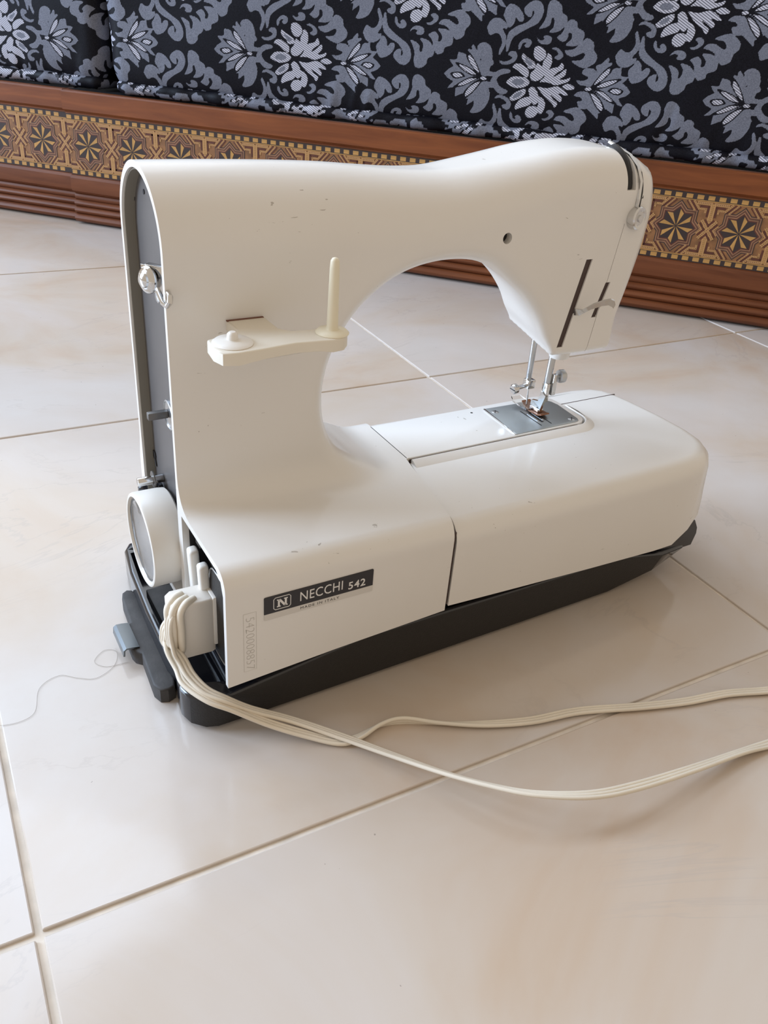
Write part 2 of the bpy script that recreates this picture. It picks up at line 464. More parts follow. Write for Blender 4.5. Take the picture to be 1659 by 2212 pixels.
DAM = {"grey":[[[-6.44,5.39],[-5.95,6.23],[-5.05,6.41],[-4.17,5.91],[-4.02,5.35],[-4.5,5.43],[-4.3,4.99],[-4.05,4.66],[-3.97,3.74],[-4.48,2.64],[-4.67,2.98],[-4.41,3.93],[-4.79,4.71],[-5.35,4.84],[-5.99,4.59]],[[-3.91,5.53],[-4.21,6.14],[-4.64,6.79],[-4.14,7.89],[-3.27,7.79],[-2.68,7.38],[-2.27,6.85],[-2.24,6.29],[-2.76,6.25],[-3.16,6.67],[-3.24,6.1],[-3.59,5.62]],[[-3.8,3.05],[-3.92,4.09],[-3.77,5.03],[-2.95,5.72],[-1.96,6.14],[-1.38,6.64],[-1.09,7.23],[-1.34,7.54],[-1.38,6.81],[-1.88,6.88],[-2.28,7.3],[-2.23,7.81],[-1.42,8.42],[-0.64,8.43],[-0.08,7.8],[-0.12,6.91],[-0.64,6.14],[-1.6,5.6],[-2.57,5.01],[-3.27,4.38],[-3.55,3.19]],[[-0.36,5.65],[0.11,6.36],[0.37,7.06],[0.35,7.95],[0.62,8.57],[1.39,8.58],[2.0,8.07],[2.1,7.52],[2.75,7.13],[2.76,6.4],[2.06,5.62],[0.93,5.41],[1.37,6.01],[1.3,6.79],[1.02,6.88],[0.92,6.2],[0.33,5.82]],[[1.86,4.97],[2.47,5.54],[2.71,6.34],[3.24,6.94],[4.0,6.67],[4.09,6.17],[4.87,5.84],[5.04,5.29],[4.73,4.58],[4.01,4.24],[3.03,4.27],[3.62,4.95],[3.54,5.51],[3.18,5.54],[3.19,5.03],[2.65,4.58]],[[3.0,3.75],[4.07,3.96],[4.73,4.58],[5.38,5.21],[6.23,4.82],[6.41,4.04],[6.88,3.51],[6.77,2.81],[5.85,2.17],[5.06,2.19],[3.98,2.73],[5.06,2.89],[5.47,3.44],[5.17,3.65],[4.21,3.2],[3.41,3.3]],[[-2.37,3.35],[-2.4,3.99],[-1.83,4.55],[-1.09,4.5],[-0.92,4.05],[-1.34,3.63],[-1.74,3.87],[-1.47,4.16],[-1.95,4.08],[-2.13,3.54]],[[-0.49,4.89],[0.03,4.54],[0.51,4.67],[0.35,4.96],[0.85,5.12],[1.35,4.87],[1.27,4.35],[0.63,4.13],[-0.06,4.3]],[[1.35,3.78],[2.04,3.96],[2.77,3.56],[2.96,3.05],[2.47,2.69],[1.96,2.94],[2.39,3.29],[2.03,3.67]],[[-4.54,2.1],[-3.84,1.98],[-3.14,2.26],[-2.98,2.53],[-3.48,2.72],[-3.31,3.09],[-2.68,3.17],[-2.4,2.7],[-2.61,2.09],[-3.39,1.7],[-4.21,1.71]]],"mid":[[[-5.24,-0.19],[-4.75,0.71],[-4.0,1.19],[-3.11,1.19],[-3.03,0.86],[-4.03,0.53],[-4.5,-0.02],[-3.98,-0.74],[-3.03,-1.1],[-3.32,-1.5],[-4.15,-1.46],[-4.79,-0.88]]],"fan":[[[6.27,0.41],[6.76,0.93],[7.09,1.55],[7.21,1.91],[6.9,2.47],[7.55,2.76],[8.23,3.51],[8.39,3.18],[8.24,2.88],[8.73,2.98],[8.97,2.31],[9.23,2.45],[9.92,2.53],[10.0,1.7],[10.95,1.67],[10.59,1.23],[10.33,0.97],[11.0,0.57],[11.46,0.08],[11.01,-0.35],[10.17,-0.7],[10.97,-1.53],[9.84,-1.28],[9.88,-2.39],[8.95,-1.91],[8.86,-2.59],[8.16,-2.42],[8.3,-3.2],[7.63,-2.72],[6.78,-2.13],[6.92,-1.2],[6.84,-0.49],[6.17,-0.07]]],"fancurl":[[[4.86,0.85],[5.48,0.75],[6.16,0.97],[6.3,1.24],[5.53,1.5],[5.62,2.0],[6.24,2.18],[6.99,2.03],[7.18,1.44],[6.92,0.77],[6.22,0.31],[5.43,0.33]],[[4.87,-0.9],[5.44,-0.41],[6.35,-0.32],[6.93,-0.72],[7.04,-1.8],[6.46,-2.22],[5.76,-2.05],[5.51,-1.46],[6.02,-1.35],[5.82,-1.01]]],"fanleaf":[[[7.0,0.36],[7.57,0.77],[8.12,1.29],[8.58,1.86],[8.6,2.37],[8.1,2.0],[7.58,1.36]],[[7.36,0.22],[8.31,0.37],[9.15,0.74],[9.72,1.21],[8.94,1.08],[8.1,0.76]],[[9.05,-0.01],[9.5,0.3],[10.38,0.15],[9.94,-0.25]],[[7.3,-0.11],[8.16,-0.18],[8.89,-0.53],[9.67,-1.11],[8.85,-0.95],[7.97,-0.5]],[[6.82,-0.37],[7.54,-0.66],[8.27,-1.31],[8.59,-1.89],[8.45,-2.2],[7.73,-1.61],[7.29,-1.05]],[[6.09,-0.02],[6.33,0.12],[6.86,0.11],[6.84,-0.13],[6.33,-0.2]]],"light":[[[-0.5,3.74],[-0.07,3.95],[0.49,3.77],[0.95,3.28],[0.87,2.75],[0.4,2.38],[-0.16,2.54],[-0.52,3.1]],[[1.1,3.3],[1.61,3.05],[1.78,2.25],[1.43,1.45],[0.95,1.52],[0.71,2.27],[1.05,2.86]],[[-1.79,3.08],[-1.11,2.64],[-0.39,2.29],[-0.04,1.85],[-0.26,1.57],[-0.86,1.51],[-1.12,1.87],[-1.83,2.52]],[[-2.82,1.48],[-2.57,1.83],[-2.08,1.94],[-1.36,1.67],[-0.77,1.19],[-0.84,0.56],[-1.48,0.76],[-2.09,1.19]],[[-3.37,-0.22],[-2.78,0.4],[-1.86,0.57],[-1.02,0.45],[-0.5,0.01],[-1.0,-0.49],[-1.93,-0.7],[-2.78,-0.53]],[[0.1,2.21],[0.69,1.85],[1.31,1.38],[0.84,0.62],[0.23,0.23],[-0.4,0.36],[-0.58,0.91],[-0.12,1.49]],[[0.64,0.18],[1.15,0.77],[1.26,1.25],[1.84,1.76],[2.6,1.97],[2.97,2.49],[3.25,1.85],[2.58,1.37],[2.14,0.86],[2.75,1.18],[3.55,1.84],[3.57,1.17],[2.97,0.67],[3.69,0.74],[4.21,0.99],[4.03,0.54],[3.32,0.23],[2.56,0.0],[1.71,0.22]],[[3.37,-0.04],[4.1,0.33],[4.98,-0.09],[4.36,-0.33],[3.88,-0.29]],[[0.38,-0.27],[1.29,-0.42],[1.82,-0.37],[2.84,-0.09],[3.71,-0.43],[4.28,-0.96],[3.67,-0.92],[2.96,-0.74],[3.6,-1.29],[3.48,-1.73],[2.81,-1.37],[2.13,-1.01],[2.56,-1.51],[3.17,-1.88],[2.92,-2.4],[2.51,-1.95],[1.74,-1.47],[1.19,-1.04]],[[-2.85,-1.55],[-2.65,-1.78],[-2.12,-1.24],[-1.23,-0.76],[-0.85,-0.75],[-0.93,-1.37],[-1.73,-1.96],[-2.46,-2.13]],[[-1.76,-3.08],[-1.88,-2.75],[-1.57,-2.1],[-0.95,-1.67],[-0.22,-1.52],[0.07,-1.88],[-0.14,-2.4],[-1.05,-2.76]],[[-0.56,-0.72],[-0.07,-0.37],[0.56,-0.88],[0.81,-1.56],[0.71,-2.19],[0.24,-2.26],[-0.22,-1.54]],[[0.74,-1.32],[1.35,-1.57],[1.76,-2.2],[1.6,-2.96],[1.31,-3.27],[0.78,-2.86],[0.91,-2.17]],[[-0.06,-2.51],[0.7,-2.53],[0.97,-3.15],[0.56,-3.72],[-0.19,-3.79],[-0.55,-3.31],[-0.38,-2.79]]]}

# ------------------------------------------------------------------ floor: grout bed with single tiles
TS = 45.0
fl = MB().box((TS * 1.6, TS * 1.4, -1.6), (TS * 9, TS * 8, 2.9)).build('floor', [GROUT], None, None)
tag(fl, 'floor of large polished cream marble tiles with pale grout', 'floor', kind='structure')
tile_me = None
rnd = random.Random(11)
for u in range(-2, 5):
    for v in range(-2, 4):
        if tile_me is None:
            t = MB().box((0, 0, -0.35), (TS - 0.30, TS - 0.30, 0.7), 0.07).build('tile', [TILE], fl, None)
            tile_me = t.data
        else:
            t = bpy.data.objects.new('tile', tile_me); COL.objects.link(t); t.parent = fl
        t.location = ((u + 0.5) * TS * CM, (v + 0.5) * TS * CM, rnd.uniform(-0.0002, 0.0))

# ------------------------------------------------------------------ benches with marquetry fronts
BENCH = ((24.18, 112.51, 0), -44.0)
wall = MB().box((40, 78, 130), (330, 10, 260)).build('wall_back', [PLASTER], None, None)
tag(wall, 'plain pale plaster wall behind the long bench', 'wall', kind='structure')
wall.location = [c * CM for c in BENCH[0]]; wall.rotation_euler = (0, 0, math.radians(BENCH[1]))

RAIL = [(0.0, 15.75), (0.0, 18.0), (0.2, 18.2), (3.2, 18.2), (3.2, 15.1), (0.62, 15.1), (0.62, 15.35), (0.35, 15.5)]
LEDGE = [(0.55, 6.95), (0.25, 6.9), (-0.02, 6.55), (-0.05, 5.2), (0.1, 4.75), (0.5, 4.45), (0.75, 4.3), (3.0, 4.3), (3.0, 6.95)]
def reed(z0, z1, y0, bulge):
    pts = [(y0 + 0.16, z0)]
    for k in range(7):
        a = math.pi * k / 6
        pts.append((y0 - bulge * math.sin(a), z0 + 0.07 + (z1 - z0 - 0.14) * (k / 6)))
    return pts + [(y0 + 0.16, z1), (3.0, z1), (3.0, z0)]
STAR_Z, STAR_P, STAR_R = 11.05, 7.53, 2.92
def star_pts(R, ratio=0.765, x0=0.0, z0=0.0):
    return [(x0 + (R if k % 2 == 0 else R * ratio) * math.sin(math.pi * k / 8), z0 + (R if k % 2 == 0 else R * ratio) * math.cos(math.pi * k / 8)) for k in range(16)]
def ring_mesh(R1, R0, y):
    mb = MB(); o, i = star_pts(R1), star_pts(R0)
    vs = [(a, y, b) for a, b in o] + [(a, y, b) for a, b in i] + [(a, y + .06, b) for a, b in o] + [(a, y + .06, b) for a, b in i]
    fs = []
    for k in range(16):
        k2 = (k + 1) % 16
        fs += [[k, k2, 16 + k2, 16 + k], [k2, k, 32 + k, 32 + k2], [16 + k, 16 + k2, 48 + k2, 48 + k]]
    return mb.add(vs, fs)
MESH = {}
def piece(name, key, build, mats, parent, loc):
    """one inlaid piece; alike pieces share their mesh"""
    if key not in MESH:
        o = build().build(name, mats, parent, None); MESH[key] = o.data
    else:
        o = bpy.data.objects.new(name, MESH[key]); COL.objects.link(o); o.parent = parent
    o.location = [c * CM for c in loc]
    return o
def wedge(k, y):
    a0, a1 = math.pi * 2 * k / 8 + 0.06, math.pi * 2 * (k + 0.5) / 8 - 0.03
    R, r = 2.08, 2.08 * 0.80
    tri = [(0.10 * math.sin((a0 + a1) / 2), 0.10 * math.cos((a0 + a1) / 2)), (r * math.sin(a1), r * math.cos(a1)), (R * math.sin(a0), R * math.cos(a0))]
    return MB().prism(tri, y, y + 0.07, 'XZ')
def strips(y):
    """lattice strips between two stars: an X of dotted and dark strips, T figures above and below"""
    mb = MB()
    def bar(p, q, w, mi, lift=0.0):
        p, q = Vector((p[0], 0, p[1])), Vector((q[0], 0, q[1])); d = (q - p); L = d.length; d.normalize()
        n = Vector((-d.z, 0, d.x)) * w / 2
        c = [p - n, q - n, q + n, p + n]
        yy = y - lift
        vs = [(a.x, yy, a.z) for a in c] + [(a.x, yy + .05, a.z) for a in c]
        uv = [(0, 0), (L, 0), (L, 1), (0, 1)]
        z4 = [(0, 0)] * 4
        mb.add(vs, [[0, 1, 2, 3], [0, 4, 5, 1], [1, 5, 6, 2], [2, 6, 7, 3], [3, 7, 4, 0]], mi, [uv, z4, z4, z4, z4])
    for sx in (1, -1):
        for off, w, mi, lift in ((-0.62, 0.26, 0, 0.0), (-0.33, 0.20, 1, 0.005), (0.0, 0.34, 0, 0.012), (0.33, 0.20, 1, 0.005), (0.62, 0.26, 0, 0.0)):
            # diagonal through the centre, direction 51 degrees
            dx, dz = math.cos(math.radians(51)) * sx, math.sin(math.radians(51))
            nx, nz = -dz, dx
            L = 1.45 if off == 0 else 1.25
            cx_, cz_ = nx * off, nz * off
            bar((cx_ - dx * L, cz_ - dz * L), (cx_ + dx * L, cz_ + dz * L), w, mi, lift + (0.004 if sx > 0 else 0))
    for sz in (1, -1):
        bar((0.0, sz * 1.05), (0.0, sz * 3.1), 0.62, 0, 0.018)
        bar((0.0, sz * 1.0), (0.0, sz * 3.1), 0.10, 2, 0.021)
        for sx in (1, -1):
            bar((sx * 0.47, sz * 1.5), (sx * 0.47, sz * 2.78), 0.22, 1, 0.016)
            bar((sx * 0.36, sz * 2.68), (sx * 1.5, sz * 2.68), 0.22, 1, 0.016)
            bar((sx * 0.1, sz * 3.05), (sx * 1.9, sz * 3.05), 0.34, 0, 0.012)
            bar((sx * 0.75, sz * 1.9), (sx * 0.75, sz * 2.5), 0.22, 0, 0.012)
            bar((sx * 0.75, sz * 2.38), (sx * 1.4, sz * 2.38), 0.22, 0, 0.012)
            # strips that follow the star's shoulder
            bar((sx * 1.45, sz * 2.25), (sx * 2.35, sz * 3.25), 0.24, 0, 0.010)
            bar((sx * 1.72, sz * 2.12), (sx * 2.66, sz * 3.2), 0.20, 1, 0.010)
            bar((sx * 1.98, sz * 2.08), (sx * 2.98, sz * 3.2), 0.22, 0, 0.010)
            bar((sx * 2.3, sz * 2.2), (sx * 3.15, sz * 3.15), 0.18, 1, 0.010)
    return mb
def bench(label, x0, x1, dy, first, last):
    t = empty('bench', BENCH[0], BENCH[1])
    tag(t, label, 'bench', 'inlaid wooden bench sections')
    def pr(name, poly, m):
        mb = MB().prism([(y + dy, z) for y, z in poly], x0, x1, 'YZ')
        return mb.build(name, [m], t, 25)
    pr('top_rail', RAIL, WOOD)
    pr('ledge_moulding', LEDGE, WOOD_LEDGE)
    for z0, z1, y0, b in ((0.25, 1.42, 0.38, 0.42), (1.42, 2.45, 0.5, 0.36), (2.45, 3.4, 0.6, 0.32), (3.4, 4.3, 0.75, 0.16)):
        pr('base_reed', reed(z0, z1, y0, b), WOOD_LEDGE)
    mb = MB().box(((x0 + x1) / 2, 34 + dy, 9.1), (x1 - x0, 62, 17.7)); mb.build('seat_box', [WOOD], t, None)
    MB().box(((x0 + x1) / 2, 27 + dy, 18.22), (x1 - x0 - 0.6, 51, 0.04)).build('gap_shade', [GAP_SHADE], t, None)  # added black sheet, darkens the seat like shade in the cushion gap
    yi = 0.62 + dy
    band = MB().box(((x0 + x1) / 2, yi + 1.0, STAR_Z), (x1 - x0, 2.0, 8.3)).build('inlay_band', [IN_GROUND], t, None)
    for s_ in (1, -1):
        b2 = MB().box(((x0 + x1) / 2, yi, STAR_Z + s_ * 3.72), (x1 - x0, 0.06, 0.72)).build('border_strip', [IN_DARK], band, None)
        MB().box(((x0 + x1) / 2, yi, STAR_Z + s_ * 3.33), (x1 - x0, 0.08, 0.09)).build('border_line', [IN_YELLOW], band, None)
        n = int((x1 - x0) / 1.3)
        for k in range(n):
            xx = x0 + 0.5 + k * 1.3
            if -40 < xx < 127:
                piece('border_check', 'check', lambda: MB().box((0, 0, 0), (0.78, 0.1, 0.50), 0.02), [IN_YELLOW], band, (xx, yi, STAR_Z + s_ * 3.70))
    for k in range(first, last):
        xs = 1.4 + STAR_P * k
        if x0 + 3.16 > xs and k >= 0: xs = x0 + 3.16
        if xs - 3.1 < x0 - 0.1 or xs + 3.1 > x1 + 0.1: continue
        loc = (xs, yi, STAR_Z)
        for i, (R1, R0, m, lift) in enumerate(((3.14, 2.99, IN_DARK, .030), (2.99, 2.84, IN_TAN, .036), (2.84, 2.58, IN_BROWN, .030), (2.58, 2.43, IN_TAN, .036), (2.43, 2.24, IN_RED, .030))):
            piece('star_ring', ('ring', i), lambda: ring_mesh(R1, R0, -lift), [m], band, loc)
        piece('star_ground', 'ground', lambda: MB().prism(star_pts(2.24), -.026, .03, 'XZ'), [IN_DARK], band, loc)
        for i in range(8):
            piece('star_wedge', ('wedge', i), lambda: wedge(i, -.04), [IN_YELLOW], band, loc)
        def clipped(xc, xlim, sgn):
            o = strips(-.032).build('lattice_strips', [IN_DOT, IN_RED, IN_YELLOW], band, None)
            o.location = [q * CM for q in (xc, yi, STAR_Z)]
            bm = bmesh.new(); bm.from_mesh(o.data)
            bmesh.ops.bisect_plane(bm, geom=bm.verts[:] + bm.edges[:] + bm.faces[:], plane_co=((xlim - xc) * CM, 0, 0), plane_no=(sgn, 0, 0), clear_outer=True)
            bm.to_mesh(o.data); bm.free()
        if k == first and xs - STAR_P / 2 > x0 - 2.9: clipped(xs - STAR_P / 2, x0 + .05, -1)
        if xs + STAR_P / 2 > x1 - 2.9:
            clipped(xs + STAR_P / 2, x1 - .05, 1)
        else:
            piece('lattice_strips', 'strips', lambda: strips(-.032), [IN_DOT, IN_RED, IN_YELLOW], band, (xs + STAR_P / 2, yi, STAR_Z))
    return t
bench('long bench with star inlay behind the sewing machine, under the big cushion', -1.3, 128, 0.0, 0, 17)
bench('short bench section with star inlay at the left edge, under the smaller cushion', -48, -1.6, 0.7, -6, 0)

# ------------------------------------------------------------------ damask seat cushions
DAM['tear'] = [[[-7.33, 3.3], [-6.98, 3.67], [-6.32, 3.77], [-5.64, 3.35], [-5.31, 2.25], [-5.49, 1.09], [-5.77, 0.26], [-6.09, 0.94], [-6.2, 1.67], [-6.92, 2.35]],
               [[-5.72, -0.54], [-5.27, -1.26], [-5.17, -2.33], [-5.72, -3.42], [-6.53, -3.92], [-7.41, -3.96], [-6.99, -3.13], [-6.98, -2.3], [-6.35, -1.77], [-5.95, -1.32]]]
def weave_fn(px, pz, flip, cx0, cz0):
    """coverage (grey motif, light motif) of the damask at points given in cm; px, pz are a regular grid"""
    h = px[1] - px[0]
    G = np.zeros((len(pz), len(px))); Lm = np.zeros_like(G)
    SS = 2
    gx = np.repeat(px, SS) + np.tile((np.arange(SS) + .5) / SS - .5, len(px)) * h
    hz = pz[1] - pz[0]
    gz = np.repeat(pz, SS) + np.tile((np.arange(SS) + .5) / SS - .5, len(pz)) * hz
    g = np.zeros((len(gz), len(gx)), bool); l = np.zeros_like(g)
    def raster(poly, arr, val):
        P = np.array(poly); x0, x1 = np.searchsorted(gx, [P[:, 0].min(), P[:, 0].max()]); z0, z1 = np.searchsorted(gz, [P[:, 1].min(), P[:, 1].max()])
        if x1 <= x0 or z1 <= z0: return
        X, Z = np.meshgrid(gx[x0:x1], gz[z0:z1]); ins = np.zeros(X.shape, bool)
        for i in range(len(P)):
            (xa, za), (xb, zb) = P[i], P[i - 1]
            if za == zb: continue
            c_ = ((za > Z) != (zb > Z)) & (X < (xb - xa) * (Z - za) / (zb - za) + xa)
            ins ^= c_
        sub = arr[z0:z1, x0:x1]; sub[ins] = val
    def smooth(P): return spline(list(P) + [P[0]], 3)[:-1]
    SM = {k: [smooth(p) for p in v] for k, v in DAM.items()}
    def grow(P, s):
        c_ = np.mean(P, 0); return [tuple(c_ + (np.array(p) - c_) * s) for p in P]
    P0, HX, HZ = 30.7, 15.35, 9.0
    for i in range(-4, 5):
        for j in range(-3, 4):
            for h2 in (0, 1):
                ox, oz = i * P0 + h2 * HX, j * 2 * HZ + h2 * HZ
                def T(poly, mx=1, mz=1, dx=0): return [(cx0 + flip * (ox + mx * (p[0]) + dx), cz0 + oz + mz * p[1]) for p in poly]
                if not (px[0] - 16 < cx0 + flip * ox < px[-1] + 16 and pz[0] - 11 < cz0 + oz < pz[-1] + 11): continue
                for p in SM['grey']:
                    raster(T(p), g, True); raster(T(p, 1, -1), g, True)
                for p in SM['mid']: raster(T(p), g, True)
                for p in SM['tear']: raster(T(p), g, True)
                for mx, dx in ((1, 0), (-1, 0.4)):
                    for p in DAM['fan']: raster(T(p, mx, 1, dx), g, True)
                    for p in SM['fancurl']: raster(T(p, mx, 1, dx), g, True)
                    for p in SM['fanleaf']: raster(T(grow(p, 1.45), mx, 1, dx), g, False)
                    for p in SM['fanleaf']: raster(T(p, mx, 1, dx), l, True)
                for p in SM['light']: raster(T(grow(p, 1.1)), g, False)
                for p in SM['light']: raster(T(p), l, True)
                # grey hearts inside some light petals
                for p in (SM['light'][4], SM['light'][2], SM['light'][9]):
                    raster(T(grow(p, 0.55)), l, False); raster(T(grow(p, 0.55)), g, True)
    l &= ~g
    def down(a): return a.reshape(len(pz), SS, len(px), SS).mean((1, 3))
    return down(g), down(l)
def cushion(label, xa, xb, yf, corner, flip, cx0, cz0, seed, r):
    """upholstered block; front face finely divided so that the weave can be stored per point"""
    t = empty('seat_cushion', BENCH[0], BENCH[1])
    tag(t, label, 'cushion', 'damask bench cushions')
    zbot, ztop, deep = 18.95, 43.0, 52.0
    step = 0.125
    # plan path: (x, y, nx, ny, s) from one back corner round the visible corner along the front
    S = np.arange(xa, xb, step)
    path = []
    for s in S: path.append((s, yf, 0.0, -1.0, s))
    n = int(r * math.pi / 2 / step)
    arc_pts = []
    for k in range(1, n + 1):
        a = math.pi / 2 * k / n
        if corner < 0: arc_pts.append((xa - r * math.sin(a), yf + r - r * math.cos(a), -math.sin(a), -math.cos(a), xa - k * step))
        else: arc_pts.append((xb + r * math.sin(a), yf + r - r * math.cos(a), math.sin(a), -math.cos(a), xb + k * step))
    side = []
    for k in range(1, 60):
        yy = yf + r + k * 0.8
        side.append((xa - r if corner < 0 else xb + r, yy, corner, 0.0, (xa - n * step - k * 0.8) if corner < 0 else (xb + n * step + k * 0.8)))
    path = (side[::-1] + arc_pts[::-1] + path) if corner < 0 else (path + arc_pts + side)
    path = np.array(path)
    V = np.concatenate([np.arange(zbot, 40.0, step), np.linspace(40, ztop, 14)])
    ins = np.zeros(len(V))
    lo = V < zbot + 3.2; q = (zbot + 3.2 - V[lo]) / 3.2; ins[lo] = 2.2 * (1 - np.sqrt(np.clip(1 - (q * 0.98) ** 2, 0, 1)))
    hi = V > 40; q = (V[hi] - 40) / 3.0; ins[hi] = 3.0 * (1 - np.sqrt(np.clip(1 - q ** 2, 0, 1)))
    belly = 0.5 * np.sin(np.clip((V - zbot) / 24, 0, 1) * math.pi)
    rg = random.Random(seed)
    XX = path[:, 0][None, :] + 0 * V[:, None]; 
    wr = np.zeros((len(V), len(path)))
    for _ in range(34):
        c0, w, a, hgt = rg.uniform(xa, xb), rg.uniform(.5, 1.3), rg.uniform(-.22, .22), rg.uniform(2, 5)
        wr += a * np.exp(-((path[:, 4][None, :] - c0 - 0.25 * (V[:, None] - zbot)) / w) ** 2) * np.exp(-((V[:, None] - zbot) / hgt) ** 2)
    wr += 0.25 * np.sin(path[:, 4][None, :] * 0.21 + seed) * np.sin(V[:, None] * 0.3)
    d = belly[:, None] + wr - ins[:, None]
    X = path[:, 0][None, :] + path[:, 2][None, :] * d
    Y = path[:, 1][None, :] + path[:, 3][None, :] * d
    Z = V[:, None] + 0 * X
    nz, nx = X.shape
    verts = np.stack([X, Y, Z], -1).reshape(-1, 3) * CM
    idx = np.arange(nz * nx).reshape(nz, nx)
    quads = np.stack([idx[:-1, :-1], idx[:-1, 1:], idx[1:, 1:], idx[1:, :-1]], -1).reshape(-1, 4)
    me = bpy.data.meshes.new('cover')
    me.vertices.add(len(verts)); me.vertices.foreach_set('co', verts.ravel())
    me.loops.add(quads.size); me.loops.foreach_set('vertex_index', quads.ravel())
    me.polygons.add(len(quads)); me.polygons.foreach_set('loop_start', np.arange(0, quads.size, 4))
    me.update(); me.validate()
    # weave, sampled on the unrolled cloth
    order = np.argsort(path[:, 4]); s_sorted = path[order, 4]
    grid_s = np.arange(s_sorted[0], s_sorted[-1] + step, step)
    grid_z = np.arange(zbot - 3, ztop + 1, step)
    g, l = weave_fn(grid_s, grid_z, flip, cx0, cz0)
    def samp(A, s, z):
        i = np.clip(np.round((s - grid_s[0]) / step).astype(int), 0, len(grid_s) - 1); j = np.clip(np.round((z - grid_z[0]) / step).astype(int), 0, len(grid_z) - 1)
        return A[j, i]
    ss = path[:, 4][None, :] + 0 * Z
    col = np.zeros((nz * nx, 4), np.float32); col[:, 0] = samp(g, ss, Z).ravel(); col[:, 1] = samp(l, ss, Z).ravel(); col[:, 3] = 1
    at = me.color_attributes.new('weave', 'FLOAT_COLOR', 'POINT'); at.data.foreach_set('color', col.ravel())
    cover = link('cover', me, t, [DAMASK], 180)
    # top panel and rolled piping
    ring = [(float(x), float(y)) for x, y in zip(X[-1], Y[-1])][::12]
    xo = xb if corner < 0 else xa
    poly = ring + ([(xo, yf + deep)] if corner < 0 else []) 
    if corner > 0: poly = [(xo, yf + deep)] + ring
    mb = MB().prism(poly, ztop - 0.6, ztop, 'XY'); mb.build('top_panel', [DAMASK], t)
    nseg = 14; rp = 0.82; vs = []; cl = []
    pp = path[::2]
    for (x, y, nx_, ny_, s) in pp:
        wob = 0.08 * math.sin(s * 0.9) + 0.03 * math.sin(s * 2.3 + 1)
        for k in range(nseg):
            a = 2 * math.pi * k / nseg
            o = -0.85 + wob + (rp + wob * .6) * math.cos(a); zz = zbot + 0.29 + (rp + wob * .6) * math.sin(a)
            vs.append(((x + nx_ * o) * CM, (y + ny_ * o) * CM, zz * CM))
            cl.append((s, cz0 - 0.9 + rp * 1.2 * (a if a < math.pi * 1.5 else a - 2 * math.pi)))
    fs = [[i * nseg + k, i * nseg + (k + 1) % nseg, (i + 1) * nseg + (k + 1) % nseg, (i + 1) * nseg + k] for i in range(len(pp) - 1) for k in range(nseg)]
    fs += [list(range(nseg))[::-1], [(len(pp) - 1) * nseg + k for k in range(nseg)]]
    me = bpy.data.meshes.new('piping'); me.from_pydata(vs, [], fs)
    cl = np.array(cl); col = np.zeros((len(vs), 4), np.float32); col[:, 0] = samp(g, cl[:, 0], cl[:, 1]); col[:, 1] = samp(l, cl[:, 0], cl[:, 1])
    at = me.color_attributes.new('weave', 'FLOAT_COLOR', 'POINT'); at.data.foreach_set('color', col.ravel())
    link('piping', me, t, [DAMASK], 180)
    return t
cushion('big black cushion with grey flower damask behind the sewing machine', 8.6, 122, 0.75, -1, 1, 64.1, 25.1, 3, 2.6)
cushion('black damask cushion at the left picture edge, on the short bench section', -46, 2.3, 2.2, 1, -1, -9.75, 24.3, 8, 2.0)

# ------------------------------------------------------------------ sewing machine
SM_ = empty('sewing_machine', (10.51, 7.11, 0), 1.5)
tag(SM_, 'cream white free-arm sewing machine on a black base, seen from behind', 'sewing machine')

# --- cast body as one smooth skin (signed distance, surface nets)
YC, HW = 10.05, 3.42
TOP = [(-2, 26.15), (0, 26.15), (3.4, 26.12), (6.8, 26.04), (9.3, 25.93), (11.4, 25.76), (13.6, 25.6), (15.6, 25.58), (17.6, 25.8), (20, 26.14), (22.2, 26.5), (23.8, 26.68), (25.2, 26.75), (27.0, 26.66), (28.2, 26.38), (29.1, 25.95), (29.7, 25.0), (30.0, 23.6), (29.95, 22), (29.65, 20), (29.05, 17.5), (28.45, 15.7), (28.15, 15.05)]
UNDER = [(24.35, 15.2), (24.1, 15.65), (23.45, 16.5), (22.7, 17.7), (21.6, 18.95), (20.3, 19.95), (18.85, 20.75), (17.6, 21.2), (16.4, 21.4), (15.0, 21.42), (13.7, 21.25), (12.6, 20.93), (11.6, 20.45), (10.65, 19.75), (9.9, 19.0), (9.2, 18.0), (8.65, 16.8), (8.38, 15.7), (8.3, 14.6), (8.4, 13.5), (8.75, 12.4), (9.4, 11.4), (10.3, 10.5), (11.2, 9.7), (11.6, 8.5)]
PROFILE = np.array(spline(TOP, 3) + spline(UNDER, 3) + [(11.6, 5.0), (-2, 5.0)])
TOPL = np.array(spline(TOP[:16], 3))
def poly_sd(x, z):
    d = np.full(x.shape, 1e9); sgn = np.ones(x.shape)
    P = PROFILE
    for i in range(len(P)):
        ax, az = P[i]; bx, bz = P[i - 1]
        ex, ez = bx - ax, bz - az; wx, wz = x - ax, z - az
        t = np.clip((wx * ex + wz * ez) / (ex * ex + ez * ez + 1e-12), 0, 1)
        d = np.minimum(d, (wx - ex * t) ** 2 + (wz - ez * t) ** 2)
        c1, c2, c3 = z >= az, z < bz, ex * wz > ez * wx
        sgn = np.where((c1 & c2 & c3) | (~c1 & ~c2 & ~c3), -sgn, sgn)
    return sgn * np.sqrt(d)
GX, GZ = np.arange(-2, 32, 0.06), np.arange(0, 29, 0.06)
GRID = poly_sd(*np.meshgrid(GX, GZ, indexing='ij'))
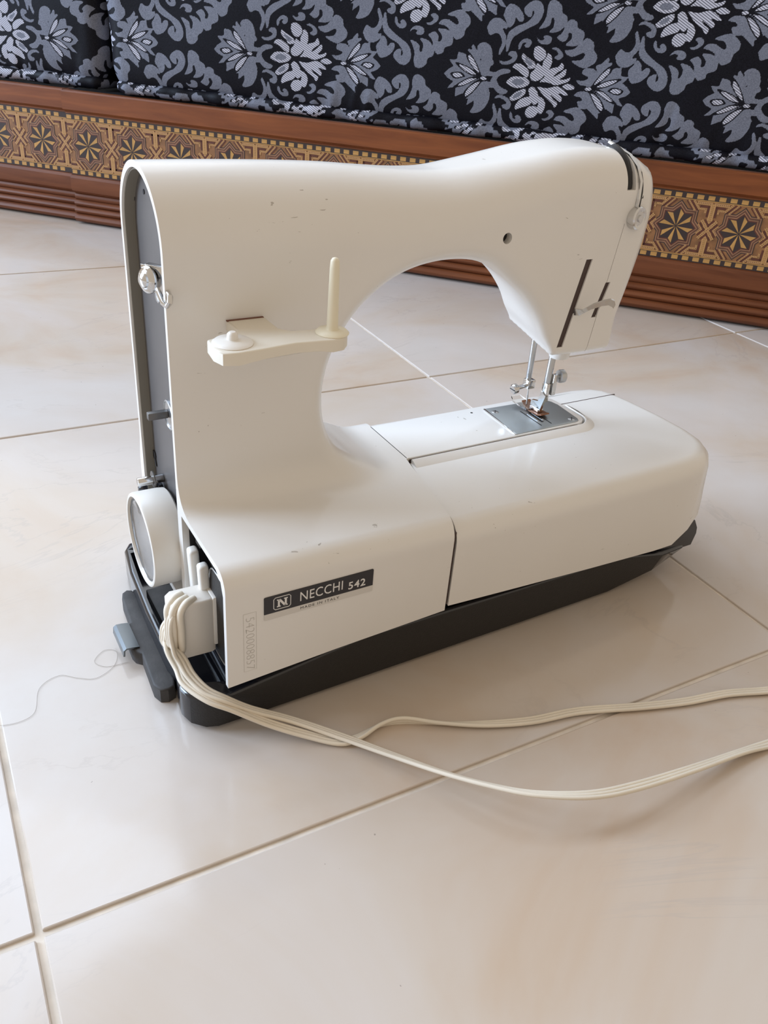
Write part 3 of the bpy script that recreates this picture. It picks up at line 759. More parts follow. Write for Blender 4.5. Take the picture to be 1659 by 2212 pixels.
def poly_fast(x, z):
    u = np.clip((x - GX[0]) / 0.06, 0, len(GX) - 1.001); w = np.clip((z - GZ[0]) / 0.06, 0, len(GZ) - 1.001)
    i, j = u.astype(int), w.astype(int); u, w = u - i, w - j
    return (GRID[i, j] * (1 - u) + GRID[i + 1, j] * u) * (1 - w) + (GRID[i, j + 1] * (1 - u) + GRID[i + 1, j + 1] * u) * w
def rnd_and(a, b, r):
    a, b = a + r, b + r
    return np.minimum(np.maximum(a, b), 0) + np.hypot(np.maximum(a, 0), np.maximum(b, 0)) - r
def sst(x, a, b):
    t = np.clip((x - a) / (b - a), 0, 1); return t * t * (3 - 2 * t)
def bed_top(x): return 10.05 - 0.35 * np.clip(x / 12.0, 0, 1)
def sd_body(x, y, z):
    lean = sst(x, 15, 19) * (1 - sst(x, 25, 28)) * (1 - sst(z, 19.5, 22))     # the head's inner wall is not square to the back
    d2 = poly_fast(x - 0.26 * (y - YC) * lean, z)
    dy = np.abs(y - YC) - HW
    r = (0.95 + 0.75 * sst(x, 25.5, 29.5)) * (0.35 + 0.65 * sst(z, 15.0, 17.5))
    r = np.where((x < 20) | (z > 17.5), 0.95 + 0.75 * sst(x, 25.5, 29.5), r)
    arm = rnd_and(d2, dy, r)
    crest = rnd_and(z - np.interp(x, TOPL[:, 0], TOPL[:, 1]), dy, 3.4 - 1.3 * sst(x, 10, 23))
    arm = np.maximum(arm, crest)
    bed = rnd_and(z - bed_top(x), np.where(y < 6, -y, y - 13.2), 1.05)
    bed = np.maximum(np.maximum(bed, x - 17.0), np.maximum(-1.2 - x, 1.5 - z))
    k = 1.9
    h = np.clip(k - np.abs(arm - bed), 0, None) / k
    d = np.minimum(arm, bed) - h * h * k * 0.25
    return np.maximum(d, -1.0 - x)
def surface_nets(fn, lo, hi, h):
    ax = [np.arange(a, b + h, h) for a, b in zip(lo, hi)]
    X, Y, Z = ax[0][:, None, None], ax[1][None, :, None], ax[2][None, None, :]
    F = fn(X + 0 * Y + 0 * Z, Y + 0 * X + 0 * Z, Z + 0 * X + 0 * Y)
    n = [k - 1 for k in F.shape]
    acc = np.zeros((*n, 3)); cnt = np.zeros(n)
    base = np.stack(np.meshgrid(*[np.arange(k) for k in n], indexing='ij'), -1).astype(float)
    edges = []
    for a in range(3):
        F0 = np.take(F, range(n[a]), a); F1 = np.take(F, range(1, n[a] + 1), a)
        cr = (F0 < 0) != (F1 < 0); t = np.where(cr, F0 / np.where(F0 == F1, 1, F0 - F1), 0)
        edges.append((cr, F0 < 0))
        b, c = [k for k in range(3) if k != a]
        for db in (0, 1):
            for dc in (0, 1):
                sl = [slice(None)] * 3; sl[b] = slice(db, db + n[b]); sl[c] = slice(dc, dc + n[c])
                m = cr[tuple(sl)]; tt = t[tuple(sl)]
                acc[..., a] += np.where(m, tt, 0); acc[..., b] += m * db; acc[..., c] += m * dc; cnt += m
    on = cnt > 0
    idx = -np.ones(n, int); idx[on] = np.arange(on.sum())
    V = (base[on] + acc[on] / cnt[on][:, None]) * h + np.array(lo)
    Q = []
    for a in range(3):
        cr, neg = edges[a]; b, c = (a + 1) % 3, (a + 2) % 3
        w = np.argwhere(cr)
        ok = (w[:, b] > 0) & (w[:, c] > 0) & (w[:, b] < n[b]) & (w[:, c] < n[c]); w = w[ok]
        s = neg[tuple(w.T)]
        def cell(db, dc):
            q = w.copy(); q[:, b] -= db; q[:, c] -= dc; return idx[tuple(q.T)]
        q = np.stack([cell(1, 1), cell(0, 1), cell(0, 0), cell(1, 0)], 1)
        q[~s] = q[~s][:, ::-1]; Q.append(q)
    Q = np.concatenate(Q)
    for _ in range(2):
        e = 0.02; f0 = fn(*V.T); g = np.stack([fn(*(V + e * np.eye(3)[i]).T) - f0 for i in range(3)], 1) / e
        V = V - g * (f0 / np.maximum((g * g).sum(1), 0.2))[:, None]
    return V, Q
def surf(x, z, off=0.0):
    """point on the back of the casting"""
    lo_, hi_ = 0.0, YC
    for _ in range(30):
        m_ = (lo_ + hi_) / 2
        if sd_body(np.array([x]), np.array([m_]), np.array([z]))[0] < 0: hi_ = m_
        else: lo_ = m_
    return (x, hi_ - off, z)
V_, Q_ = surface_nets(sd_body, (-1.4, -0.5, 1.0), (31.0, 14.2, 27.6), 0.19)
me = bpy.data.meshes.new('body_shell'); me.from_pydata((V_ * CM).tolist(), [], Q_.tolist())
bm = bmesh.new(); bm.from_mesh(me); bmesh.ops.recalc_face_normals(bm, faces=bm.faces[:]); bm.to_mesh(me); bm.free()
body = link('body_shell', me, SM_, [ENAMEL], None)

def dome(inset, x0, x1, z0):
    """inverted-U outline of the arm's end, moved inward"""
    r = HW - inset; zc = 26.15 - 3.42
    pts = [(YC - r, z0)] + [(YC + r * math.cos(math.radians(a)), zc + r * math.sin(math.radians(a))) for a in range(180, -1, -6)] + [(YC + r, z0)]
    return MB().prism(pts, x0, x1, 'YZ')
SLOPE = [(-3, -2), (40, -2), (40, 4.1), (13, 3.95), (6, 3.6), (0, 3.2), (-3, 3.1)]
cut(body, [
    MB().box((-1.5, 7, 14), (3.0, 30, 40)),
    MB().box((24.2, 7, 6.0), (20.0, 30, 14.0)),
    MB().prism([(12.85, -3), (12.85, 0.0), (13.6, 4.6), (14.1, 7.32), (15, 7.32), (15, -3)], -3, 12.0, 'XY'),
    MB().prism(SLOPE, -3, 20, 'XZ'),
    dome(0.30, -1.0, 0.65, 3.6),
    MB().prism([(0.32, 1.0), (0.32, 8.7), (0.6, 9.4), (1.2, 9.7), (6.3, 9.72), (6.3, 1.0)], -1.0, 1.9, 'YZ'),
    MB().cyl((18.73, 4, 22.55), (18.73, 9.0, 22.55), 0.30, 20),
    MB().prism([(24.72, 21.0), (25.2, 21.0), (24.15, 15.75), (23.7, 15.75)], 5.0, 7.3, 'XZ'),
    MB().prism([(26.62, 19.5), (27.0, 19.5), (26.4, 17.4), (26.02, 17.4)], 5.0, 7.3, 'XZ'),
    MB().box((27.1, 7.6, 26.6), (0.66, 5.0, 3.7)),
    MB().box((27.95, 6.9, 24.9), (0.2, 1.6, 2.6)),
    MB().prism([(27.1, 22.9), (27.14, 22.9), (26.04, 14.0), (26.0, 14.0)], 5.0, 6.78, 'XZ'),
])
body.data.shade_smooth(); body.data.set_sharp_from_angle(angle=math.radians(35))
MB().prism([(24.6, 21.1), (25.3, 21.1), (24.25, 15.65), (23.6, 15.65)], 6.72, 6.8, 'XZ').build('needle_bar_slot', [BROWN_DARK], SM_, None)
MB().prism([(26.4, 19.8), (27.3, 19.8), (26.7, 17.1), (25.8, 17.1)], 6.72, 6.8, 'XZ').build('lifter_slot', [BROWN_DARK], SM_, None)
mb = MB(); mb.tube([surf(27.1, z, -0.5) for z in (24.5, 25.0, 25.5, 26.0, 26.3, 26.55)] + [(27.1, 9.4, 26.2)], 0.36, 8)
mb.build('take_up_slot', [DARK], SM_)
MB().tube([surf(27.95, z, -0.1) for z in (23.4, 24.0, 24.6, 25.2, 25.6)], 0.13, 8).build('thread_groove', [DARK], SM_)
MB().cyl((18.73, 7.1, 22.55), (18.73, 7.2, 22.55), 0.34, 20).build('bore', [DARK], SM_, None)
# --- free arm top that runs on under the needle
poly = [(14.1, 7.36), (27.6, 7.36)] + arc(27.6, 8.26, 0.9, -90, 0, 5)[1:] + arc(27.3, 10.75, 1.2, 0, 90, 6) + [(14.1, 11.95)]
mb = MB().round_prism(poly, [0.05] * len(poly), 3.9, 9.7, 2); fa = mb.build('free_arm', [ENAMEL], SM_, 30)
MB().cyl((21.6, 11.3, 9.69), (21.6, 11.3, 9.705), 0.09, 14).build('oil_hole', [DARK], SM_, None)
# needle plate with slots and screws
pl = [(22.45, 7.46), (27.45, 7.5)] + arc(27.5, 8.0, 0.5, -90, 0, 4)[1:] + [(28.15, 10.2)] + arc(27.2, 10.4, 0.9, 0, 90, 4) + [(22.75, 11.45)]
np_ = MB().round_prism(pl, [0.04] * len(pl), 9.6, 9.745, 2).build('needle_plate', [PLATE_STEEL], SM_, 30)
MB().box((22.55, 9.45, 9.72), (0.12, 3.95, 0.10), 0.02, Matrix.Rotation(-0.075, 3, 'Z')).build('plate_edge', [CHROME], np_)
for yy, L in ((9.05, 2.2), (9.62, 2.2), (9.33, 1.1)):
    pass
for i, (dx, L, w) in enumerate(((-0.42, 2.3, .09), (0.42, 2.3, .09), (0.0, 1.5, .20))):
    MB().box((25.3 + dx, 9.05, 9.746), (w, L, 0.012)).build('feed_slot', [DARK], np_, None)
for dx in (-0.2, 0.2):
    mb = MB()
    for k in range(7): mb.prism([(8.5 + k * .17, 9.74), (8.62 + k * .17, 9.79), (8.66 + k * .17, 9.74)], 25.3 + dx - .06, 25.3 + dx + .06, 'YZ')
    mb.build('feed_dog', [STEEL], np_, None)
for x, y in ((23.15, 10.75), (27.5, 7.95)):
    s_ = MB().lathe((x, y, 9.74), (0, 0, 1), [(0.0, .03), (.2, .03), (.26, .0)], 20).build('plate_screw', [STEEL], np_)
    MB().box((x, y, 9.775), (0.42, 0.06, 0.02), 0, Matrix.Rotation(0.9, 3, 'Z')).build('screw_slot', [DARK], s_, None)

# --- removable extension table wrapping round the free arm
def tb(x, y): return 4.2 - 0.9 * min(max((x - 13) / 18, 0), 1) + (1.35 * min(max((x - 31.2) / 2.6, 0), 1)) + 0.9 * min(max((x - 33.8) / 1.6, 0), 1)
out = [(13.05, 0.0), (30.2, 0.12)] + arc(31.0, 3.0, 2.85, -88, -20, 8)[1:] + [(34.55, 5.6), (34.7, 8.0)]
outer = [(13.05, 0.0), (18, 0.0), (24, 0.02), (29.5, 0.10), (31.2, 0.2), (32.5, 0.45), (33.6, 0.95), (34.5, 1.75), (35.1, 2.85), (35.35, 4.4), (35.3, 6.8), (35.0, 9.4), (34.7, 11.0), (34.2, 12.1), (33.2, 12.8), (31.5, 13.1), (20, 13.2), (14.2, 13.2)]
inner = [(14.2, 12.05), (27.3, 12.05)] + arc(27.3, 10.7, 1.35, 80, 10, 5) + [(28.68, 10.4), (28.68, 8.3)] + arc(27.63, 8.3, 1.05, -10, -80, 5) + [(27.4, 7.22), (14.35, 7.22), (13.72, 4.6)]
poly = outer + inner
rad = [1.15] * (len(outer) - 2) + [0.9] + [0.03] * (len(inner) + 1)
rad[len(outer) - 1] = 0.03
TT = 9.42
mb = MB().round_prism(poly, rad, tb, TT, 8)
mb.v = [(x - -0.7 * min(max((x - 31) / 3.5, 0), 1), y + 0.05 * min(max((x - 31) / 3, 0), 1), z) if z < 6.5 else (x, y, z) for x, y, z in mb.v]   # the end tapers downward
# raised lip along the arm
lip = [(14.4, 7.22), (27.5, 7.22)] + arc(27.6, 8.3, 1.08, -90, 0, 8) + [(28.68, 10.0)]
vs, fs = [], []
for i, (x, y) in enumerate(lip):
    a = np.array(lip[max(i - 1, 0)]); b = np.array(lip[min(i + 1, len(lip) - 1)]); t_ = (b - a) / np.linalg.norm(b - a); n_ = np.array([t_[1], -t_[0]])
    for o, z in ((0.0, TT - .3), (0.0, TT + .22), (0.06, TT + .27), (0.14, TT + .26), (0.62, TT + .03), (0.72, TT - 0.02), (0.72, TT - .3)): vs.append((x + n_[0] * o, y + n_[1] * o, z))
for i in range(len(lip) - 1):
    for k in range(7): fs.append([i * 7 + k, i * 7 + (k + 1) % 7, i * 7 + 7 + (k + 1) % 7, i * 7 + 7 + k])
fs += [list(range(7))[::-1], [len(vs) - 7 + k for k in range(7)]]
mb.add(vs, fs)
et = mb.build('extension_table', [ENAMEL], SM_, 32)
MB().prism([(28.75, 10.62), (34.0, 10.62), (34.0, 10.68), (28.75, 10.68)], TT - .4, TT + .012, 'XY').build('lid_seam', [BROWN_DARK], et, None)
MB().prism([(28.70, 7.6), (28.9, 8.2), (28.98, 9.0), (28.9, 9.9), (28.78, 10.0), (28.72, 9.2)], TT - .2, TT + .235, 'XY').build('arm_gap', [DARK], et, None)
MB().prism([(12.9, 0.1), (13.02, 0.1), (13.68, 4.6), (14.3, 7.3), (14.2, 7.3), (13.58, 4.6)], 4.3, 9.1, 'XY').build('table_seam', [BROWN_DARK], et, None)
MB().prism([(14.3, 7.29), (27.5, 7.29), (27.5, 7.31), (14.3, 7.31)], 8.5, 9.62, 'XY').build('arm_seam', [BROWN_DARK], et, None)

# --- black base
def shape(inset):
    return [(0.3, 0.5 + inset), (8, 0.45 + inset), (19, 0.4 + inset), (27, 0.4 + inset), (31, 0.45 + inset), (33.2, 0.7 + inset), (34.2, 1.5), (34.6 - inset, 3.6), (34.7 - inset, 7), (34.3 - inset, 10.5), (32.5, 12.2 - inset), (28, 12.6 - inset), (2, 15.6 - inset), (0.2, 16.2 - inset), (-0.7, 16.1 - inset), (-1.15 + inset, 15.4), (-1.45 + inset, 13), (-1.65 + inset, 9), (-1.72 + inset, 4.9), (-1.5 + inset, 3.75), (-1.78 + inset, 2.9), (-1.85 + inset, 2.1), (-1.6 + inset, 1.3), (-1.0, 0.7 + inset), (-0.4, 0.5 + inset)]
def bz(x, y): return 0.28 + 1.5 * max(0, (x - 27) / 7.3) ** 1.8
def bt(x, y): return 2.15 + (1.25 * min(max((x - 0.2) / 2.0, 0), 1)) + (-0.95 * min(max((x - 29.0) / 2.2, 0), 1))
P = shape(0)
hull = MB().round_prism(P, [0.22] * len(P), bz, bt, 4)
hull.v = [(x - 0.35 * min(max((x - 31) / 3, 0), 1), y + 0.55 * max(0, x / 33) * (1 if y < 5 else 0), z) if k < len(P) else (x, y, z) for k, (x, y, z) in enumerate(hull.v)]   # the sides lean in towards the floor
base = hull.build('base', [BLACK_GLOSS, BLACK_MATT], SM_, 35)
cut(base, [MB().prism([(-1.3, 2.9), (-0.7, 2.0), (0.4, 1.6), (3.5, 1.5), (3.5, 14.8), (-0.9, 14.9), (-1.15, 12), (-1.35, 8), (-1.4, 5.2)], 0.75, 6.0, 'XY')])
base.data.shade_smooth(); base.data.set_sharp_from_angle(angle=math.radians(35))
for p in base.data.polygons:                       # the side walls are matt, the rim and the tray glossy
    c_ = p.center / CM
    if abs(p.normal.z) < 0.3 and (c_.y < 2.4 and p.normal.y < -0.3 or c_.x > 20): p.material_index = 1
for x, y in ((18.9, 1.6), (1.5, 12.5), (30, 11.5), (0.4, 2.2)):
    MB().lathe((x, y, 0.0), (0, 0, 1), [(.45, 0), (.5, .05), (.55, .42)], 18).build('rubber_foot', [BLACK_MATT], base)
MB().box((0.0, 9.6, 0.95), (1.6, 5.0, 0.5), 0.06).build('tray_block', [RUBBER], base)
MB().box((0.9, 6.8, 1.5), (0.25, 10, 0.7), 0.05).build('tray_rail', [BLACK_GLOSS], base)
MB().box((1.35, 5.6, 1.75), (0.22, 9.0, 0.4), 0.05).build('chassis_strip', [STEEL], base)
# fin of the base that turns up at the right end
MB().prism([(29.6, 2.2), (34.1, 2.2), (34.3, 3.1), (34.2, 3.6), (33.75, 4.3), (33.2, 4.35), (30.5, 3.4), (29.6, 3.3)], 0.78, 3.2, 'XZ').build('base_fin', [BLACK_GLOSS], base)
# rubber stop with metal latch on the left end
st = [(-1.55, 4.2), (-1.7, 3.65), (-2.1, 3.5), (-2.5, 3.65), (-2.7, 4.2), (-2.55, 6.9), (-2.85, 7.2), (-2.95, 7.6), (-2.9, 9.3), (-2.75, 9.6), (-2.4, 9.75), (-2.25, 12.2), (-2.1, 12.7), (-1.8, 12.9), (-1.5, 12.75), (-1.35, 12.3)]
rs = MB().round_prism(st[::-1] if False else st[::-1], [0.12] * len(st), 0.02, 0.95, 3)
rs.build('rubber_stop', [RUBBER], base, 35)
mb = MB().strap([(-2.55, 8.5, 0.98), (-2.95, 8.5, 1.06), (-3.25, 8.5, 1.08), (-3.38, 8.5, 0.98), (-3.42, 8.5, 0.6)], (0, 1, 0), 2.3, 0.1)
mb.build('latch_clip', [CLIP_STEEL], base)

# --- recessed end plate with its fittings
ep = dome(0.31, 0.62, 0.7, 4.4).build('end_plate', [GREY_PAINT], SM_, None)
def hole(y, z, r): MB().lathe((0.60, y, z), (-1, 0, 0), [(r, 0), (r, .022)], 18).build('screw_hole', [DARK], ep, None)
hole(13.0, 24.0, .22); hole(11.15, 24.6, 0.12)
s_ = MB().lathe((0.6, 7.9, 24.1), (-1, 0, 0), [(.3, 0), (.3, .1), (.12, .2)], 16).build('plate_screw', [DARK_STEEL], ep)
# thread tension near the top: angled bracket, round cap, hook
RT = Matrix.Rotation(math.radians(40), 3, 'Z')
tg = MB().box((0.28, 8.95, 21.15), (0.09, 1.5, 1.25), 0.02, RT)
tg.box((0.45, 8.9, 21.78), (0.35, 1.3, 0.08), 0.02, RT)
tg.tube([(0.1, 8.1, 20.95), (0.0, 7.4, 20.85), (-0.08, 6.7, 20.75), (-0.06, 6.25, 20.8), (0.02, 6.05, 21.0), (0.1, 6.2, 21.2), (0.12, 6.6, 21.25)], 0.13, 10)
tg = tg.build('tension_bracket', [CHROME], ep)
MB().lathe((0.16, 9.2, 21.1), (-0.93, -0.36, 0.08), [(.3, 0), (.3, .1), (.58, .12), (.64, .2), (.60, .32), (.46, .42), (.36, .45), (.32, .54), (.18, .6), (0.02, .62)], 26).build('tension_cap', [CHROME], tg)
MB().lathe((0.5, 9.35, 20.2), (-1, 0, 0), [(.30, 0), (.30, .1), (.2, .16)], 18).build('bracket_screw', [STEEL], tg)
# shaft with collar
col = MB().lathe((0.62, 9.4, 13.95), (-1, 0, 0), [(.80, 0), (.80, .07), (.72, .1), (.70, .04), (.02, .04)], 30).build('shaft_collar', [STEEL], ep)
MB().box((0.05, 9.6, 13.95), (1.05, 0.34, 0.40), 0.05).build('shaft', [DARK_STEEL], col)
# bobbin winder spindle
bw = MB().lathe((0.6, 12.9, 9.9), (-1, 0, 0), [(.26, 0), (.26, .05)], 16).build('spindle_boss', [DARK], ep)
MB().prism([(12.55, 9.3), (12.85, 10.1), (13.0, 10.0), (12.75, 9.2)], 0.55, 0.6, 'YZ').build('spindle_slot', [DARK], bw, None)
mb = MB().cyl((0.62, 11.5, 9.1), (-0.85, 11.5, 9.1), 0.25, 18, 0, 0.05); mb.build('spindle', [CHROME], bw)
MB().lathe((0.12, 11.5, 9.1), (-1, 0, 0), [(.2, 0), (.5, .04), (.5, .1), (.2, .14)], 20).build('spindle_ring', [DARK_STEEL], bw)
MB().lathe((0.4, 11.9, 8.05), (0, 0, 1), [(.3, 0), (.3, .35), (.2, .48), (.02, .5)], 16).build('winder_stop', [BLACK_GLOSS], ep)
MB().lathe((-0.4, 12.2, 7.95), (0, 0, 1), [(.28, 0), (.28, .4), (.15, .5), (.02, .5)], 16).build('winder_stop', [BLACK_GLOSS], ep)
MB().prism([(p_[0], p_[1]) for p_ in [(YC + 3.1, 5.0), (YC + 3.1, 22.7)] + [(YC + 3.1 * math.cos(math.radians(a_)), 22.73 + 3.1 * math.sin(math.radians(a_))) for a_ in range(6, 120, 6)] + [(YC + 3.03 * math.cos(math.radians(a_)), 22.73 + 3.03 * math.sin(math.radians(a_))) for a_ in range(114, 0, -6)] + [(YC + 3.03, 22.7), (YC + 3.03, 5.0)]], 0.12, 0.62, 'YZ').build('rim_lining', [RIM_INNER], ep, 30)

# --- hand wheel
WY, WZ = 9.6, 6.55
hw = MB().lathe((0.5, WY, WZ), (-1, 0, 0), [(2.3, 0), (2.55, .04), (2.66, .14), (2.70, .5), (2.70, 1.80), (2.66, 1.90), (2.58, 1.94), (2.48, 1.93), (2.45, 1.88), (2.44, 1.0)], 72).build('hand_wheel', [WHEEL_WHITE], SM_, 35)
wd = MB().lathe((-0.75, WY, WZ), (-1, 0, 0), [(2.40, -.6), (2.40, .50), (2.33, .54), (2.1, .46), (1.2, .34), (0.02, .3)], 60).build('wheel_disc', [RING_GREY], hw, 35)
MB().lathe((-1.14, WY - 1.35, WZ - 0.75), (-1, 0, 0), [(.2, 0), (.2, .06)], 16).build('wheel_hole', [DARK], wd, None)
MB().lathe((-1.26, WY, WZ), (-1, 0, 0), [(2.40, 0), (2.44, .03), (2.36, .045), (2.35, 0)], 60).build('wheel_trim', [CHROME], hw)

# --- motor socket and inner works seen in the open left end of the housing
pw = MB().box((1.75, 3.4, 6.3), (0.2, 6.0, 6.6)).build('inner_panel', [DARK], SM_, None)
MB().box((1.1, 6.24, 6.2), (1.5, 0.06, 6.6)).box((1.1, 3.4, 9.64), (1.5, 5.6, 0.06)).box((1.1, 0.36, 6.0), (1.5, 0.05, 5.4)).build('housing_lining', [DARK], pw, None)
def slot_outline(cy, cz, hy, hz): return [(cy + hy * math.cos(a) * (abs(math.cos(a)) ** -0.45 if abs(math.cos(a)) > .05 else 1) * .9, cz + hz * math.sin(a) * (abs(math.sin(a)) ** -0.3 if abs(math.sin(a)) > .05 else 1) * .95) for a in [2 * math.pi * k / 28 for k in range(28)]]
MB().prism(slot_outline(2.55, 5.65, 1.55, 2.75), 0.55, 1.7, 'YZ').build('socket', [BLACK_MATT], pw, 50)
so = slot_outline(2.55, 5.65, 1.62, 2.82); MB().tube([(0.53, y, z) for y, z in so + so[:1]], 0.05, 6).build('socket_trim', [STEEL], pw)
for c_, s__ in (((0.9, 5.6, 8.5), (0.7, .7, .7)), ((1.3, 5.0, 7.6), (0.6, .8, .8)), ((0.9, 4.7, 9.1), (0.5, .6, .5)), ((1.1, 3.6, 8.7), (.8, 1.2, .3)), ((1.4, 4.9, 5.2), (.4, 1.4, 1.6))):
    MB().box(c_, s__, 0.08).build('inner_bracket', [DARK_STEEL], pw)
for y, z in ((5.4, 8.75), (3.3, 8.9)): MB().lathe((0.9, y, z), (-1, 0, .3), [(.18, 0), (.18, .25), (.08, .3)], 12).build('inner_screw', [STEEL], pw)
for y, z0, z1, w in ((5.65, 4.0, 8.2, .66), (4.15, 4.6, 8.15, .58)):
    MB().box((0.35, y, (z0 + z1) / 2), (0.55, w, z1 - z0), 0.18, Matrix.Rotation(0.10, 3, 'X') @ Matrix.Rotation(-0.06, 3, 'Y'), seg=3).build('stitch_lever', [WHITE_PLASTIC], pw, 60)

# --- badge, lettering, serial number on the back
bd = MB().prism([(1.92, 7.26), (7.93, 7.26), (7.93, 8.24), (7.88, 8.28), (1.97, 8.28), (1.92, 8.23)], -0.045, 0.05, 'XZ').build('badge', [BADGE_DARK], SM_, None)
MB().prism([(1.97, 6.88), (7.9, 6.88), (7.94, 6.93), (7.94, 7.27), (1.92, 7.27), (1.92, 6.93)], -0.04, 0.05, 'XZ').build('badge_strip', [BADGE_LIGHT], bd, None)
EX, EZ = (1, 0, 0), (0, 0, 1)
Yb = -0.048
text_mesh('lettering', 'NECCHI', 0.80, INK_LIGHT, bd, (3.82, Yb, 7.52), EX, EZ, 0.004, 1.06, (2.35, 0.56))
text_mesh('lettering', '542', 0.62, INK_LIGHT, bd, (6.5, Yb, 7.40), EX, EZ, 0.004, 1.1, (0.98, 0.46), 0.008)
text_mesh('lettering', 'MADE IN ITALY', 0.25, INK_DARK, bd, (3.85, Yb + .006, 7.0), EX, EZ, 0.004, 1.25, (2.15, 0.15), 0.0)
fr = [(2.5, 7.42), (3.22, 7.42), (3.31, 7.51), (3.31, 8.05), (3.22, 8.14), (2.5, 8.14), (2.41, 8.05), (2.41, 7.51)]
lg = MB().tube([(x, Yb, z) for x, z in fr + fr[:1]], 0.02, 6)
for poly in ([(2.58, 7.54), (2.78, 7.54), (2.78, 7.60), (2.735, 7.60), (2.735, 7.95), (2.78, 7.95), (2.78, 8.01), (2.58, 8.01), (2.58, 7.95), (2.63, 7.95), (2.63, 7.60), (2.58, 7.60)],
             [(2.95, 7.54), (3.15, 7.54), (3.15, 7.60), (3.10, 7.60), (3.10, 7.95), (3.15, 7.95), (3.15, 8.01), (2.95, 8.01), (2.95, 7.95), (2.995, 7.95), (2.995, 7.60), (2.95, 7.60)],
             [(2.63, 8.01), (2.77, 8.01), (3.10, 7.54), (2.96, 7.54)]):
    lg.prism(poly, Yb - .004, Yb + .01, 'XZ')
lg.build('logo', [INK_LIGHT], bd, None)
text_mesh('serial_number', '5420008857', 0.56, ENGRAVE, SM_, (0.98, -0.006, 7.32), (0, 0, -1), EX, 0.003, 1.0, (3.3, 0.44), -0.016)
sr = [(0.86, 7.6), (1.52, 7.6), (1.52, 3.95), (0.86, 3.95)]
MB().tube([(x, 0.012, z) for x, z in sr + sr[:1]], 0.022, 6).build('serial_frame', [mat('frame_mark', (0.55, 0.52, 0.48), 0.4)], SM_)

# --- spool bracket
bk = [(2.8, 6.75), (2.85, 5.3), (2.3, 5.0), (1.15, 4.55), (1.05, 3.5), (1.25, 2.85), (1.9, 2.65), (3.2, 2.75), (4.7, 2.95), (5.8, 2.85), (6.5, 2.75), (7.1, 2.85), (7.5, 3.3), (7.45, 3.9), (7.0, 4.3), (6.3, 4.35), (5.2, 4.45), (4.75, 4.9), (4.7, 6.75)]
sb = MB().round_prism(bk, [0.10] * len(bk), lambda x, y: 19.22 - (0.12 if abs(x - 4.2) > 1.8 and y < 4.6 else 0), 19.7, 3).build('spool_bracket', [CREAM_PLASTIC], SM_, 40)
MB().box((3.72, 6.55, 19.70), (1.85, 0.16, 0.05), 0.01).build('rust_line', [RUST], sb, None)
MB().lathe((2.05, 3.8, 19.68), (0, 0, 1), [(.9, 0), (.92, .06), (.8, .16), (.3, .2), (.26, .22), (.24, .45), (.14, .55), (.02, .56)], 30).build('spool_stub', [WHITE_PLASTIC], sb)
pn = MB().lathe((6.85, 3.62, 19.68), (0, 0, 1), [(.78, 0), (.8, .05), (.7, .15), (.32, .2), (.27, .3), (.25, 1.5), (.225, 3.0), (.2, 3.35), (.13, 3.46), (.02, 3.5)], 28).build('spool_pin', [PIN_PLASTIC], sb)

# --- needle side
mb = MB().lathe((26.15, 8.9, 15.6), (0, 0, -1), [(.74, 0), (.73, .9), (.68, 1.4), (.62, 1.58), (.3, 1.6)], 28); mb.build('presser_bar_sleeve', [ENAMEL], SM_)
pb = MB().cyl((26.0, 9.25, 14.6), (25.9, 9.25, 11.0), .23, 20, 0, .03).build('presser_bar', [STEEL], SM_)
MB().box((25.86, 9.2, 11.45), (.30, .5, 1.3), .04).build('foot_shank', [CHROME], pb)
MB().box((26.28, 9.0, 12.0), (.34, .3, 1.45), .04).build('shank_clamp', [CHROME], pb)
ts = MB().lathe((26.2, 9.0, 12.55), (1, -0.1, 0), [(.12, 0), (.12, .35), (.42, .38), (.44, .45), (.44, .72), (.38, .78), (.1, .8)], 28).build('thumb_screw', [STEEL], pb)
mb = MB().prism([(8.85, 11.3), (9.35, 11.5), (9.5, 10.7), (10.15, 10.55), (10.2, 10.1), (9.2, 10.05)], 25.62, 25.82, 'YZ')
mb.build('foot_hinge', [CHROME], pb)
fo = MB().strap([(25.8, 8.75, 10.02), (25.8, 9.1, 9.9), (25.8, 9.9, 9.86), (25.8, 10.6, 9.95), (25.8, 10.9, 10.15)], (1, 0, 0), [.7, .85, .9, .85, .7], .09)
fo = fo.build('presser_foot', [COPPER], SM_)
MB().box((25.8, 9.7, 10.05), (.5, .9, .22), .05).build('foot_block', [CHROME], fo)
MB().strap([(25.5, 9.9, 9.95), (25.45, 10.6, 10.02), (25.35, 11.1, 10.14), (25.3, 11.45, 10.32)], (1, 0, 0), [.8, 1.0, 1.0, .7], .10).build('clear_toe', [GLASSY], fo)
nb = MB().cyl((25.4, 10.6, 15.4), (25.45, 10.6, 11.75), .20, 20, 0, .03).build('needle_bar', [STEEL], SM_)
MB().box((25.48, 10.5, 11.6), (.62, .62, .6), .06).build('needle_clamp', [CHROME], nb)
MB().lathe((25.2, 10.45, 11.5), (-1, -0.05, -0.08), [(.14, 0), (.14, .7), (.2, .73), (.2, .8), (.32, .84), (.33, 1.1), (.27, 1.18), (.02, 1.18)], 24).build('clamp_screw', [CHROME], nb)
MB().box((24.02, 10.39, 11.405), (.02, .5, .06), 0).build('screw_slot', [DARK], nb, None)
MB().cyl((25.5, 10.5, 11.4), (25.55, 10.45, 9.85), .05, 10).build('needle', [CHROME], nb)
MB().cyl((25.15, 10.75, 15.3), (25.15, 10.75, 14.85), .14, 12).build('thread_guide', [CHROME], nb)
